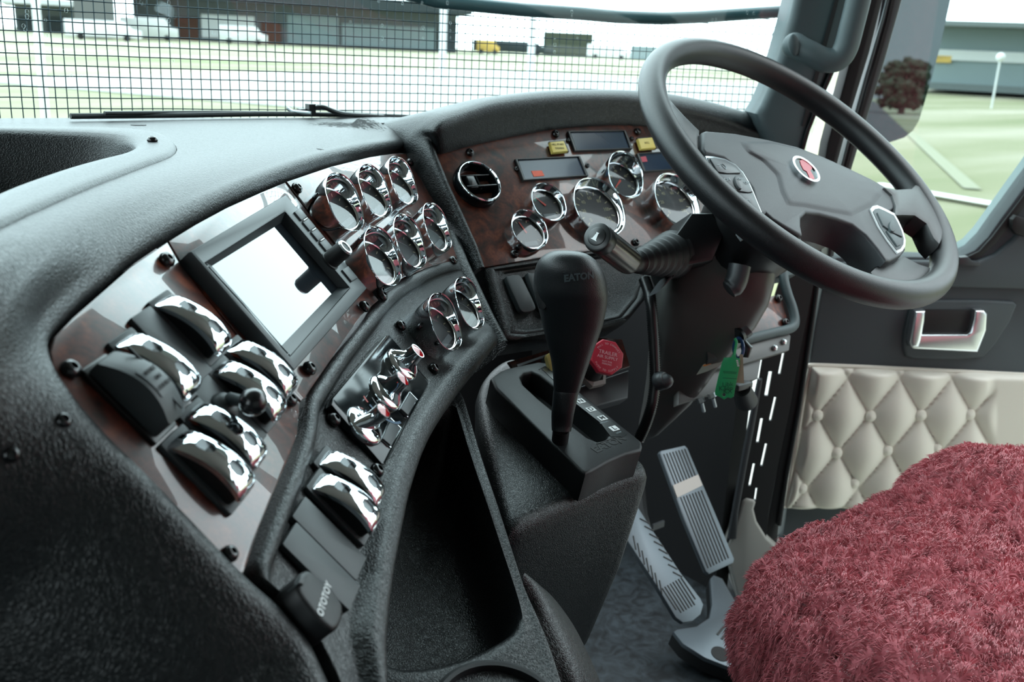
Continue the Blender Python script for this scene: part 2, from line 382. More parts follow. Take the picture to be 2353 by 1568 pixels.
def vehicle(x,dist,L,H,m,label,z=0):
    p=FAR(x,dist,gz(dist)+z); d=V((p.x,p.y,0)).normalized(); r=V((d.y,-d.x,0))
    M=Matrix(((r.x,d.x,0,p.x),(r.y,d.y,0,p.y),(0,0,1,p.z),(0,0,0,1)))
    t_=thing('parked_van',label,'vehicle',M,group='vehicles parked by the warehouse')
    bm=NB(); slab(bm,[(-L/2,.4),(L/2,.4),(L/2,H*.55),(L*.38,H*.62),(L*.27,H),(-L/2,H)],-1,1,.12,2,M=Matrix.Rotation(R_(90),4,'X')); obj('body',bm,m,t_)
    for sx in (-.3,.3):
        bm=NB(); cyl(bm,(sx*L,-1.05,.4),(sx*L,1.05,.4),.42); obj('wheel_set',bm,'black',t_)
vehicle(345,160,8,3.1,'vehicle_white','white van parked at the left end of the warehouse')
vehicle(240,140,9,2.4,'vehicle_white','white van parked in front of the tall grey block')
vehicle(560,160,7,2.6,'vehicle_white','white van parked under the middle of the warehouse roof')
vehicle(1180,190,15,2.4,'building_dark','dark flatbed truck parked right of the warehouse')
vehicle(1400,190,8,2.5,'vehicle_white','white van parked by the olive green shed')
vehicle(1122,180,4,2.3,'sign_yellow','small yellow loader parked right of the warehouse')
for x,d,h,lab in ((90,24,1.6,'white post standing in the grass at far left'),(1018,60,9,'pale light pole in front of the warehouse end'),(1222,60,12,'tall pale mast right of the warehouse')):
    bm=NB(); p=FAR(x,d,gz(d)); cyl(bm,p,p+V((0,0,h+1.2)),.0035*d,10); cyl(bm,p+V((0,0,h+1.2)),p+V((0,0,h+1.23)),.0045*d,10); tag(obj('light_pole',bm,'building_white'),lab,'pole')
p=FAR(2305,62,gz(62)); bm=NB(); cyl(bm,p,p+V((0,0,2.7)),.05,10); bmesh.ops.create_icosphere(bm,subdivisions=2,radius=.24,matrix=Matrix.Translation(p+V((0,0,2.75)))); tag(obj('lamp_post',bm,'building_white'),'round white yard lamp in front of the blue depot','lamp')
# bonnet of the truck at the lower left of the windscreen
bm=NB(); rows=[]
for i in range(13):
    s=i/12; rows.append([V((-1.2+1.60*j/10+.12*(1-s),1.72+1.5*s,.80-.05*s*s-.22*max(0,(j-7)/3)**2)) for j in range(11)])
grid(bm,rows); rr=bmesh.ops.extrude_face_region(bm,geom=bm.faces[:]); 
for v_ in [g for g in rr['geom'] if isinstance(g,bmesh.types.BMVert)]: v_.co.z-=.05
tag(obj('bonnet',bm,'hood_paint'),'pale painted truck bonnet beyond the lower left of the windscreen','bonnet')
# ---- side mirror (real mirror looking to the rear)
vd=ray(2090,228).normalized(); wd=V((.13,-.99,0)).normalized(); mn=(wd-vd).normalized()
FM=Fr(P(2100,160,2.35),mn,(.78,-.62,0))
mir=thing('side_mirror','tall rear view mirror outside the door glass reflecting a tree','mirror',Matrix.Translation(FM.o))
mpts=[(2080,-330),(2120,-350),(2190,-340),(2194,-310),(2187,-70),(2184,0),(2163,95),(2141,180),(2112,276),(2098,300),(2078,316),(2045,327),(2010,325),(1950,290),(1975,150)]
flat('mirror_glass',FM,mpts,-.004,0,'mirror',mir)
flat('housing',FM,mpts,-.07,-.005,'plastic_smooth',mir,bev=0)
bm=NB(); tube(bm,[FM.W((0,.3,-.04)),FM.W((-.25,.32,-.10)),FM.W((-.5,.30,-.1))],.014); obj('mirror_arm',bm,'plastic_smooth',mir,world=True)
# tree behind the truck, seen in the mirror
_v=ray(2074,225).normalized(); _w=_v-mn*2*_v.dot(mn); _t=(FM.o-CAM).dot(mn)/_v.dot(mn); tb=CAM+_v*_t+_w*105
def tree(base,hgt,wdt,lab,seed):
    t_=thing('tree',lab,'tree',Matrix.Translation(base)); rnd=random.Random(seed)
    bm=NB(); tube(bm,[(0,0,0),(.1,0,hgt*.25),(0,.1,hgt*.5)],[.35,.28,.15]); obj('trunk',bm,'bark',t_)
    bm=NB()
    for k in range(260):
        a=rnd.uniform(0,2*PI); q=rnd.uniform(0,1)**.6; zz=rnd.uniform(.22,1)
        rad=wdt/2*math.sqrt(max(0,1-((zz-.5)/.55)**2))*q
        s=rnd.uniform(.045,.10)*wdt
        mm=Matrix.Translation((rad*math.cos(a),rad*math.sin(a),zz*hgt-s*.3))@Matrix.Diagonal((s,s,s*.8,1))
        r=bmesh.ops.create_icosphere(bm,subdivisions=2,radius=1,matrix=mm)
        for v_ in r['verts']:
            v_.co+=V((noise.noise(v_.co*5),noise.noise(v_.co*5+V((9,0,0))),noise.noise(v_.co*5+V((0,9,0)))))*s*.9
    obj('crown',bm,'foliage',t_,sharp=180)
tree(V((tb.x,tb.y,gz(105)-.2)),5.4,5.4,'round dark tree behind the truck, seen only in the side mirror',3)
# ================================================================== CAB SHELL
def struct(name,bm,m,label=None,cat=None,**k):
    o=obj(name,bm,m,**k); o['kind']='structure'
    if label: o['label']=label; o['category']=cat
    return o
bm=NB(); box(bm,(.3,.25,-.02),(2.4,2.9,.04)); struct('floor',bm,'floor_vinyl','dark scuffed vinyl floor of the truck cab','floor')
bm=NB(); box(bm,(.3,0,1.78),(2.5,2.3,.05)); struct('ceiling',bm,'headliner','cab roof lining above the seats','ceiling')
bm=NB(); box(bm,(.3,-1.15,.9),(2.5,.05,1.8)); struct('wall_back',bm,'headliner','rear wall of the cab behind the seats','wall')
bm=NB(); box(bm,(-.92,0,.42),(.06,2.3,.86)); box(bm,(-.92,0,1.68),(.06,2.3,.2)); box(bm,(-.92,-.75,1.2),(.06,.8,.8)); struct('wall_left',bm,'door_gray','passenger side wall with its window opening','wall')
bm=NB(); box(bm,(1.50,-.85,.9),(.06,.65,1.8)); struct('wall_right',bm,'door_gray','wall behind the driver door opening','wall')
bm=NB(); box(bm,(.3,1.66,.40),(2.3,.05,.84)); box(bm,(1.43,1.36,.40),(.04,.62,.84)); struct('wall_front',bm,'black','dark firewall under the dashboard','wall')
# windscreen + header
ws=[(-.95,1.02),(-.85,1.15),(-.6,1.235),(-.3,1.275),(0,1.29),(.3,1.285),(.6,1.27),(.9,1.235),(1.15,1.19),(1.32,1.13),(1.44,1.04)]
wsp=cm([(x,y,0) for x,y in ws],5)
bm=NB(); grid(bm,[[V((p.x,p.y-.05-.22*k/6,.86+.85*k/6)) for p in wsp] for k in range(7)])
o=struct('window_1',bm,'glass','curved windscreen glass spotted with rain drops','windscreen',recalc=False)
md=o.modifiers.new('s','SOLIDIFY'); md.thickness=.005
bm=NB(); grid(bm,[[V((p.x,p.y-.27+dy,dz)) for p in wsp] for dy,dz in ((0,1.72),(-.12,1.76),(.12,1.80),(0,1.72))]); struct('trim_1',bm,'headliner','roof header above the windscreen','trim')
# raindrops
bm=NB(); rd=random.Random(5)
drops=[(388,6),(388,47),(156,72),(62,38),(54,60),(62,27),(105,46),(58,68),(146,119),(109,82),(164,174),(187,174),(286,192),(286,200),(398,140),(387,103),(775,34),(805,50),(878,58),(878,88),(972,63),(972,88),(1028,7),(1030,23),(1035,53),(1035,71),(1035,87),(1314,27),(1314,38),(1275,91),(1275,103),(1274,120),(1327,87),(1717,29),(1732,30),(1637,46),(1646,44),(47,156),(121,180),(114,113),(152,24),(870,3),(925,8),(970,6)]
for x,y in drops:
    d=ray(x,y); t_=1.0
    for it in range(12):
        q=CAM+d*t_; k=min(range(len(wsp)),key=lambda i:abs(wsp[i].x-q.x)); yy=wsp[k].y-.05-.22*(q.z-.86)/.85; t_+=(yy-.007-q.y)/d.y*.9
    q=CAM+d*t_; s=rd.uniform(.0012,.0020)
    bmesh.ops.create_icosphere(bm,subdivisions=2,radius=1,matrix=Matrix.Translation(q)@Matrix.Diagonal((s,s*.7,s*1.45,1)))
tag(obj('raindrops',bm,'drop'),'scattered rain drops on the windscreen','raindrops',kind='stuff')
# ---- stone guard (wire mesh in a frame, outside the glass)
gp=[(x,y) for x,y in ((-.75,1.15),(-.4,1.28),(-.1,1.325),(.3,1.335),(.6,1.315),(.9,1.28),(1.15,1.235),(1.30,1.20),(1.42,1.165),(1.52,1.12))]
gpc=cm([(x,y,0) for x,y in gp],8); L=sum((gpc[i+1]-gpc[i]).length for i in range(len(gpc)-1)); NGc=int(L/.0130)
cols=resample(gpc,NGc+1)
def proj(p):
    q=M3.transposed()@(p-CAM); return (CX+F*q.x/-q.z, CY-F*q.y/-q.z)
topc=[(-400,-220),(0,-150),(700,-70),(1000,17),(1200,36),(1330,44),(1420,52),(1520,55),(1600,52),(1700,45),(1806,38),(2000,15)]
def topz(c):
    lo,hi=.85,1.6
    for _ in range(24):
        m_=(lo+hi)/2; px,py=proj(V((c.x,c.y,m_))); ty=topc[0][1]
        for i in range(len(topc)-1):
            if topc[i][0]<=px<=topc[i+1][0]: f=(px-topc[i][0])/(topc[i+1][0]-topc[i][0]); ty=topc[i][1]*(1-f)+topc[i+1][1]*f
        if px>topc[-1][0]: ty=topc[-1][1]
        if py>ty: lo=m_
        else: hi=m_
    return (lo+hi)/2
def inpx(c): return proj(V((c.x,c.y,1.0)))[0]
cols=[c for c in cols if inpx(c)<1790]
tz=[topz(c) for c in cols]
guard=thing('stone_guard','dark wire mesh stone guard outside the windscreen','mesh guard',Matrix.Translation((.4,1.3,.85)))
bm=NB(); z0=.80; dz=.0130
def sq(bm,pts,r):
    tube(bm,pts,r,4,cap=False)
for c,tt in zip(cols,tz):
    zz=[z0+(tt-z0)*k/8 for k in range(9)]
    sq(bm,[V((c.x+.0005*noise.noise(V((c.x*40,z*30,0))),c.y,z)) for z in zz],.00072)
nrow=int((max(tz)-z0)/dz)
for k in range(nrow):
    z=z0+k*dz; seg=[]
    for c,tt in zip(cols,tz):
        if tt>z: seg.append(V((c.x,c.y-.001,z+.0006*noise.noise(V((c.x*25,z*60,3))))))
        else:
            if len(seg)>1: sq(bm,seg,.00072)
            seg=[]
    if len(seg)>1: sq(bm,seg,.00072)
obj('wire_mesh',bm,'wire',guard,world=True,sharp=180)
bm=NB(); tube(bm,[V((c.x,c.y,t_+.009)) for c,t_ in zip(cols,tz)],.0105,12); obj('top_rail',bm,'guard_frame',guard,world=True)
c=cols[-1]; bm=NB()
slab(bm,[(0,-.16),(.030,-.16),(.030,tz[-1]-z0+.02),(0,tz[-1]-z0+.02)],-.006,.006,.002,2,M=Matrix(((.90,0,.43,c.x-.004),(-.43,0,.90,c.y),(0,1,0,z0),(0,0,0,1)))); obj('side_rail',bm,'guard_frame',guard,world=True)
# ---- wiper
wt=thing('wiper','black windscreen wiper parked along the bottom of the glass','wiper',Matrix.Translation(P(560,266,1.36)))
dW=1.33
bm=NB(); tube(bm,cm([P(162,267,1.16),P(400,265,1.25),P(640,262,1.35),P(860,266,1.47),P(960,270,1.53)],6),[.0035]*24+[.0035],8); obj('blade',bm,'rubber',wt,world=True)
bm=NB(); tube(bm,cm([P(240,261,1.18),P(500,259,1.30),P(700,262,1.38),P(800,264,1.42)],6),.0030,8); obj('blade_spine',bm,'plastic_smooth',wt,world=True)
bm=NB(); tube(bm,cm([P(728,246,1.38),P(745,247,1.385),P(765,255,1.39),P(800,263,1.42),P(880,268,1.48)],6),.0034,8)
for a_,b_,s in (((705,240),(722,258),.005),((722,244),(732,250),.005),((688,258),(700,252),.005)):
    p0=P(*a_,1.38); p1=P(*b_,1.38); box(bm,(p0+p1)/2,(abs(p1.x-p0.x)+.004,.012,abs(p1.z-p0.z)+.002))
obj('wiper_arm',bm,'plastic_smooth',wt,world=True)
bm=NB(); tube(bm,[P(660,249,1.37),P(672,257,1.37),P(715,261,1.37)],.0028,8); obj('clip',bm,'steel',wt,world=True)
# ================================================================== DASHBOARD
ZT=CAM.z-.105
def PT(x,y): return PZ(x,y,ZT)
# pad stations around the centre panel : (px,py, kind)  kind 0 = left side, 1 = top, 2 = right side
st=[(860,1760,0),(790,1660,0),(745,1560,0),(700,1470,0),(640,1400,0),(560,1328,0),(470,1235,0),(400,1162,0),(320,1080,0),(250,1012,0),(190,945,0),(148,888,0),(120,838,0),(114,800,.1),(128,768,.3),(160,733,.6),(205,690,.9),(250,655,1),(300,610,1),(385,552,1),(450,514,1),(520,476,1),(600,440,1),(680,407,1),(760,380,1),(850,357,1),(910,349,1),(950,349,1),(972,362,1.35),(988,400,1.8),(1008,460,2),(1032,525,2),(1056,592,2),(1085,655,2),(1118,725,2),(1150,785,2)]
loc=[FC.px(x,y,0) for x,y,k in st]
prof={0:[(-.003,-.010),(.003,.003),(.013,.0075),(.026,.001),(.046,-.020),(.070,-.060),(.085,-.12),(.088,-.22),(.080,-.36)],
      1:[(0,-.004),(.004,.004),(.012,.0070),(.024,.000),(.050,-.024),(.066,-.040),(.082,-.056),(.098,-.072),(.12,-.094)],
      2:[(0,-.004),(.003,.003),(.008,.0045),(.014,.002),(.018,-.006),(.020,-.018),(.020,-.035),(.019,-.06),(.018,-.09)]}
rowsP=[[] for _ in range(9)]
for i,(x,y,k) in enumerate(st):
    a=loc[max(i-1,0)]; b_=loc[min(i+1,len(loc)-1)]; tg=(b_-a); tg=V((tg.x,tg.y)).normalized(); out=V((-tg.y,tg.x))
    lo,hi=int(math.floor(k)),min(2,int(math.floor(k))+1); f=k-lo
    for j in range(9):
        d=prof[lo][j][0]*(1-f)+prof[hi][j][0]*f; h=prof[lo][j][1]*(1-f)+prof[hi][j][1]*f
        rowsP[j].append(FC.W((loc[i].x+out.x*d,loc[i].y+out.y*d,h)))
# stations that run out onto the flat dashboard top
T0,T1=13,27
for i in range(T0,T1+1):
    e=rowsP[3][i]; q=V((e.x,e.y,ZT)); d=(rowsP[4][i]-rowsP[1][i]); d.z=0; d.normalize()
    tg_={13:(-420,900),14:(-260,760),15:(-120,640),16:(-25,562),17:(60,508)}.get(i)
    Tt=PT(*tg_) if tg_ else V((e.x,e.y,0))+d*.052+V((0,0,ZT))
    r2=rowsP[2][i]; tn=(rowsP[2][i]-rowsP[1][i]).normalized(); Ct=r2.lerp(Tt,.42); Ct.z=ZT
    for j in range(3,9):
        t_=(j-2)/6; rowsP[j][i]=r2*(1-t_)**2+Ct*2*t_*(1-t_)+Tt*t_*t_
for i,wq,tp in ((12,.72,(-450,1060)),(11,.48,(-440,1200)),(10,.26,(-420,1330)),(9,.10,(-380,1450))):
    Tt=P(*tp,.34); r2=rowsP[2][i]; Ct=r2.lerp(Tt,.40)+(rowsP[2][i]-rowsP[1][i]).normalized()*.035
    for j in range(3,9):
        t_=(j-2)/6; rowsP[j][i]=rowsP[j][i].lerp(r2*(1-t_)**2+Ct*2*t_*(1-t_)+Tt*t_*t_,wq)
for _ in range(6):
    cp=[[V(p) for p in r] for r in rowsP]
    for j in range(3,9):
        wj=min(1,(j-2)/3)
        for i in range(9,22): rowsP[j][i]=cp[j][i].lerp((cp[j][i-1]+cp[j][i+1])/2,.55*wj)
for i in range(13,22): rowsP[8][i].z=ZT
for i in (28,29):
    f=(i-27)/3
    for j in range(4,9): rowsP[j][i]=rowsP[j][27].lerp(rowsP[j][30],f) if j<6 else rowsP[j][i]
bm=NB(); rr=[resample(cm(r,4),181) if False else cm(r,4) for r in rowsP]
# smooth across as well
m_=len(rr[0]); ac=[cm([rr[j][i] for j in range(9)],4) for i in range(m_)]
grid(bm,ac)
pad=thing('dashboard_pad','black grained leather dashboard top with worn patches','dashboard',Matrix.Translation((.3,.9,ZT)))
obj('front_roll',bm,'leather',pad,world=True,sharp=80)
# flat top with the opening of the tray
seam=[(-260,296),(-120,298),(0,300),(150,299),(280,301),(345,307),(385,320),(405,337),(404,352),(386,365),(330,386),(200,437),(100,481),(0,528),(-120,590),(-260,680)]
seam3=[PT(x,y) for x,y in seam]
edge=[V(p) for p in (rr8 for rr8 in [ac[i][-1] for i in range(T0*4,T1*4+1)])]
poly=[V((p.x,p.y)) for p in edge]
# windscreen side of the top
back=[V((.98,1.20)),V((.92,1.265)),V((.80,1.285)),V((.6,1.29)),V((.3,1.30)),V((0,1.30)),V((-.5,1.28)),V((-.9,1.1)),V((-.95,.42)),V((-.4,.36))]
poly=poly+back
bm=NB(); slab(bm,[(p.x,p.y) for p in poly],ZT-.02,ZT,0,2,holes=[[(p.x,p.y) for p in resample(cm(seam3,4,True),60,True)]])
obj('top_panel',bm,'leather',pad,world=True)
bm=NB(); box(bm,(-.465,.86,.53),(.80,.88,.50),.03); box(bm,(.12,1.10,.53),(.50,.36,.50),.02); obj('dash_body',bm,'leather',pad,world=True)
# tray insert
tr=thing('dash_tray','black leather storage tray sunk into the dashboard top','tray',Matrix.Translation(PT(150,400)))
hole=[(-260,305),(-120,306),(0,308),(130,311),(230,315),(285,322),(308,336),(300,350),(270,362),(215,375),(140,396),(60,424),(0,448),(-120,505),(-260,580)]
so_=resample(cm(seam3,6,True),90,True); si=resample(cm([PT(x,y) for x,y in hole],6,True),90,True)
# start both loops at their right-most tip
def rot0(l): k=max(range(len(l)),key=lambda i:l[i].x+l[i].y*.4); return l[k:]+l[:k]
so_=rot0(so_); si=rot0(si); cen=sum(si,V())/len(si)
lo_=[]
for f,h in ((.0,-.006),(.015,.0005),(.07,.0035),(.18,.0045),(.6,.0045),(.88,.003),(.97,-.001),(1,-.006)): lo_.append([a.lerp(b_,f)+V((0,0,h)) for a,b_ in zip(so_,si)])
for f,h in ((.02,-.02),(.06,-.05),(.10,-.075),(.3,-.08),(.95,-.08)): lo_.append([b_.lerp(cen,f)+V((0,0,h)) for b_ in si])
bm=NB(); g=grid(bm,lo_,closed_u=True); bm.faces.new(g[-1]); obj('tray_liner',bm,'leather',tr,world=True,sharp=60)
# pad grain + worn patches (peeled leather)
t,b=nodes('leather'); tc=t.nodes.new('ShaderNodeTexCoord'); prev=None
for c_,r_ in ((PT(795,287),.105),(FC.W(FC.px(735,350)),.014),(FC.W(FC.px(90,615)),.016),(FC.W(FC.px(150,640)),.012)):
    sb=t.nodes.new('ShaderNodeVectorMath'); sb.operation='DISTANCE'; sb.inputs[1].default_value=c_
    t.links.new(tc.outputs['Object'],sb.inputs[0]); mr=t.nodes.new('ShaderNodeMapRange'); mr.inputs[1].default_value=0; mr.inputs[2].default_value=r_; mr.inputs[3].default_value=1; mr.inputs[4].default_value=0
    t.links.new(sb.outputs['Value'],mr.inputs[0])
    if prev is None: prev=mr.outputs[0]
    else:
        ma=t.nodes.new('ShaderNodeMath'); ma.operation='MAXIMUM'; t.links.new(prev,ma.inputs[0]); t.links.new(mr.outputs[0],ma.inputs[1]); prev=ma.outputs[0]
n1=t.nodes.new('ShaderNodeTexNoise'); n1.inputs['Scale'].default_value=170; n1.inputs['Detail'].default_value=5; t.links.new(tc.outputs['Object'],n1.inputs['Vector'])
ml=t.nodes.new('ShaderNodeMath'); ml.operation='MULTIPLY'; t.links.new(prev,ml.inputs[0]); t.links.new(n1.outputs[0],ml.inputs[1])
gt=t.nodes.new('ShaderNodeMapRange'); gt.inputs[1].default_value=.30; gt.inputs[2].default_value=.36; t.links.new(ml.outputs[0],gt.inputs[0])
mx=t.nodes.new('ShaderNodeMix'); mx.inputs[2].default_value=.42; mx.inputs[3].default_value=.85; t.links.new(gt.outputs[0],mx.inputs[0]); t.links.new(mx.outputs[0],b.inputs['Roughness'])
# ---- burl plates of the centre panel
outC=[(560,1316),(548,1318),(520,1290),(470,1238),(400,1162),(320,1080),(250,1012),(190,945),(148,888),(122,838),(117,808),(128,772),(170,728),(225,680),(300,614),(385,556)]
mid1=[(385,556),(410,600),(470,680),(545,772),(610,838),(655,890),(690,925)]
bl=[(690,925),(683,1000),(660,1062),(630,1130),(595,1215),(570,1290)]
sw_plate=thing('switch_plate','glossy burl wood plate carrying the chrome rocker switches','panel',FC.at(400,900))
flat('burl_plate',FC,outC+mid1[1:]+bl[1:],-.004,.003,'burl',sw_plate,bev=.0010)
rim=[(570,1290),(558,1314)]
outM=[(388,554),(450,516),(520,478),(600,442),(655,419)]
mid2=[(655,419),(700,478),(760,552),(820,626),(870,690)]
dp=thing('display_plate','glossy burl wood plate around the display screen','panel',FC.at(650,650))
flat('burl_plate',FC,outM+mid2[1:]+[(830,725),(790,782),(745,850),(700,915),(692,921),(657,886),(612,834),(547,768),(472,677),(413,597)],-.004,.0016,'burl',dp,bev=.0008)
gp_=thing('gauge_plate','glossy burl wood plate holding the six chrome hooded gauges','panel',FC.at(860,520))
flat('burl_plate',FC,[(659,417),(760,383),(850,361),(905,353),(945,353),(964,368),(980,405),(1005,470),(1028,530),(1052,596),(1050,603),(990,612),(930,637),(875,672),(823,622),(763,549),(704,474)],-.004,.002,'burl',gp_,bev=.0008)
# ---- lower centre panel (leather)
Lp=[(1056,597),(1020,603),(985,612),(940,633),(898,657),(865,688),(838,722),(802,768),(765,815),(730,865),(703,905),(692,932),(684,1000),(661,1066),(634,1130),(605,1205),(580,1270),(563,1325),(600,1362),(645,1405),(702,1472),(747,1560),(790,1660)]
Rp=[(1150,783),(1122,820),(1085,868),(1060,900),(1037,932),(1010,972),(985,1015),(965,1060),(948,1110),(932,1165),(920,1220),(908,1280),(899,1330),(892,1380),(886,1430),(882,1480),(879,1530),(877,1580),(876,1660),(876,1760)]
nS=70; Lc=resample(cm([FD.px(x,y) for x,y in Lp],6),nS); Rc=resample(cm([FD.px(x,y) for x,y in Rp],6),nS)
# keep matching by blending arclength: split at the heater corners
prD=[(-.05,-.016),(-.015,-.006),(0,-.001),(.03,.006),(.075,.0075),(.12,.0045),(.15,.0),(.3,-.001),(.5,-.001),(.68,-.001),(.735,-.0005),(.775,.0025),(.83,.0085),(.90,.0095),(.95,.0075),(.985,.001),(1.0,-.008)]
ac=[]
for i in range(nS):
    a,b_=Lc[i],Rc[i]; o_=(b_-a).normalized(); row=[]
    kk=1.0 if i>4 else i/5+.0
    for f,h in prD: row.append(FD.W((a.x+(b_.x-a.x)*f,a.y+(b_.y-a.y)*f,h*(kk if f>.01 else 1))))
    row.append(FD.W((b_.x+o_.x*.002,b_.y+o_.y*.002,-.03))); row.append(FD.W((b_.x,b_.y,-.08))); row.append(FD.W((b_.x-o_.x*.01,b_.y-o_.y*.01,-.16)))
    ac.append(cm(row,3))
bm=NB(); grid(bm,ac)
lowp=thing('lower_panel','black leather lower fascia with the heater controls','dashboard',FD.at(850,1000))
obj('fascia',bm,'leather_soft',lowp,world=True,sharp=80)
# ---- driver's binnacle
outG=[(1112,622),(1096,575),(1078,535),(1056,485),(1030,430),(1010,380),(1003,356),(1010,348),(1060,334),(1127,318),(1200,303),(1275,291),(1360,284),(1443,283),(1540,292),(1640,312),(1740,345),(1800,380)]
rows=[[] for _ in range(8)]
lg=[FG.px(x,y) for x,y in outG]
lipt={0:(1105,635),1:(1090,590)}
up1=[None]*7+[(1004,300),(1060,277),(1127,254),(1200,242),(1275,234),(1360,230),(1443,232),(1540,245),(1640,268),(1740,300),(1800,330)]
up2=[None]*7+[(990,268),(1060,245),(1127,226),(1200,215),(1275,208),(1360,206),(1443,207),(1540,216),(1640,236),(1740,266),(1800,290)]
for i,(x,y) in enumerate(outG):
    p=lg[i]
    if i<7:
        h7=max(0,(i-4)/3); offs=[(0,-.003),(.001,.004),(.006,.010),(.012,.009),(.016,0),(.018,-.015),(.018,-.04),(.018,-.09)]
        for j,(d,h) in enumerate(offs): rows[j].append(FG.W((p.x-d,p.y+(.3*d if i>4 else 0)+h7*.01*j,h)))
    else:
        rows[0].append(FG.W((p.x,p.y-.004,-.003))); rows[1].append(FG.W((p.x,p.y-.004,.004)))
        a=FG.px(*up1[i],.034); b_=FG.px(*up2[i],.022); A=FG.W((a.x,a.y,.034)); B_=FG.W((b_.x,b_.y,.022))
        rows[2].append(FG.W((p.x,p.y,.004)).lerp(A,.55)+V((0,-.002,0))); rows[3].append(A); rows[4].append(A.lerp(B_,.5)+V((0,-.006,.003))); rows[5].append(B_)
        rows[6].append(B_+V((0,.05,-.006))); rows[7].append(B_+V((0,.16,-.03)))
rows=[cm(r,4) for r in rows]; ac=[cm([rows[j][i] for j in range(8)],4) for i in range(len(rows[0]))]
bm=NB(); grid(bm,ac); bn=thing('binnacle','curved black leather hood over the driver gauges','dashboard',FG.at(1300,250)); obj('hood',bm,'leather',bn,world=True,sharp=80)
gpl=thing('driver_gauge_plate','burl wood plate behind the steering wheel with gauges and warning displays','panel',FG.at(1300,450))
flat('burl_plate',FG,[(1110,615),(1094,572),(1076,532),(1054,482),(1028,427),(1008,380),(1001,353),(1060,337),(1127,321),(1200,306),(1275,294),(1360,287),(1443,286),(1540,295),(1640,315),(1740,348),(1760,420),(1700,560),(1500,570),(1350,578),(1230,595)],-.006,0,'burl',gpl,bev=.0008)
# lower driver's leather panel with blanks
FL=Fr(FG.W(FG.px(1200,600)),(-.05,-.80,.60),(1,-.05,.02))
llp=thing('knee_panel','black leather panel with blank switch covers under the driver gauges','panel',FL.at(1200,680))
bm=NB(); otl=[(1110,618),(1230,600),(1350,580),(1460,566),(1520,560),(1480,690),(1440,740),(1350,762),(1250,774),(1180,785),(1150,782),(1148,760)]
def inset(pl,f):
    c_=sum((V(p) for p in pl),V((0,0)))/len(pl); return [V(p).lerp(c_,f) for p in pl]
o2=resample([V((*p,0)) for p in plp(FL,otl)],72,True); c_=sum(o2,V())/72
rws=[]
for f,h in ((-.01,-.05),(-.01,-.01),(0,0),(.03,.004),(.09,.004),(.12,.000),(.15,.001),(.19,.000),(.22,-.003),(.6,-.003),(.99,-.003)): rws.append([FL.W((p.x+(c_.x-p.x)*f,p.y+(c_.y-p.y)*f,h)) for p in o2])
g=grid(bm,rws,closed_u=True); bm.faces.new(g[-1]); obj('leather_panel',bm,'leather_soft',llp,world=True,sharp=60)
# ================================================================== SCREWS
bm=NB(); lathe(bm,[(.0052,0),(.0056,.001),(.0056,.0022),(.0044,.0046),(.0026,.0054),(.0022,.0054),(.0020,.0034),(0,.0034)],24)
sc0=obj('trim_screw',bm,'screw',sharp=50); used=[0]
def screw(fr,x,y,lab,s=1.0,h=.003,grp='black trim screws on the dashboard'):
    p=fr.px(x,y,h+.002*s); M=fr.M@T(p.x,p.y,h)@Matrix.Rotation(x*.7,4,'Z')@Matrix.Scale(s,4)
    if not used[0]: used[0]=1; sc0.matrix_world=M; tag(sc0,lab,'screw',grp); return sc0
    return dup(sc0,M,lab,group=grp)
for x,y,l in ((683,432,'black screw at the top seam between display plate and gauge plate'),(384,597,'black screw at the top corner of the switch plate'),(163,848,'black screw at the far left corner of the switch plate'),
  (712,846,'black screw below the bottom corner of the display screen'),(838,704,'black screw below the right corner of the display screen'),(879,680,'black screw below the lower left chrome gauge'),(667,918,'black screw at the end of the chrome rockers near the plate edge'),
  (1042,598,'black screw at the lower right corner of the gauge plate'),(943,373,'black screw at the top right corner of the gauge plate')): screw(FC,x,y,l)
screw(FC,530,1272,'worn screw in the bottom tip of the switch plate',.85)
for x,y,l in ((768,964,'black screw at the left corner of the heater control panel'),(867,1081,'black screw at the bottom corner of the heater control panel'),(998,846,'black screw at the right corner of the heater control panel'),(922,748,'black screw at the top corner of the heater control panel')): screw(FD,x,y,l,1.0,0)
for x,y,l in ((1080,350,'black screw above the round air vent'),(1277,307,'black screw left of the upper warning display'),(1465,302,'black screw above the right yellow button'),(1183,583,'black screw below the lowest small gauge'),(1461,557,'black screw under the speedometer in the bright reflection')): screw(FG,x,y,l,1.05,0)
for x,y,l in ((1187,388,'tiny screw at the left end of the lower warning display'),(1350,380,'tiny screw at the right end of the lower warning display'),(1306,322,'tiny screw at the left end of the upper warning display'),(1452,318,'tiny screw at the right end of the upper warning display')): screw(FG,x,y,l,.62,0,'tiny screws beside the warning displays')
FT=Fr((0,0,ZT),(0,0,1),(1,0,0))
screw(FT,350,321,'black screw in the rim of the dash tray',.9,.0045)
bm=NB(); lathe(bm,[(.009,0),(.009,.0015),(.007,.002),(0,.002)],20); o=obj('clip_cover',bm,'black'); p=FT.px(318,288); o.matrix_world=Matrix.Translation(FT.W(p))@Matrix.Diagonal((1,.8,.4,1)); tag(o,'small flat black cover on the dash top behind the tray','cover')
for x,y,l in ((147,966,'black screw in the leather left of the switch plate'),(26,1045,'blurred dark screw in the leather at the left edge')):
    # find the roll surface along the pixel ray
    d=ray(x,y); best=None
    dg=bpy.context.evaluated_depsgraph_get(); ro=[o for o in pad.children if o.name.startswith('front_roll')][0]
    mi=ro.matrix_parent_inverse; 
    hit,loc_,nrm,_=ro.ray_cast(CAM,d.normalized())
    if hit:
        q=nrm if nrm.dot(d)<0 else -nrm; dup(sc0,Fr(loc_-q*.0015,q,(1,0,0)).M@Matrix.Scale(.72,4),l,group='black trim screws on the dashboard')
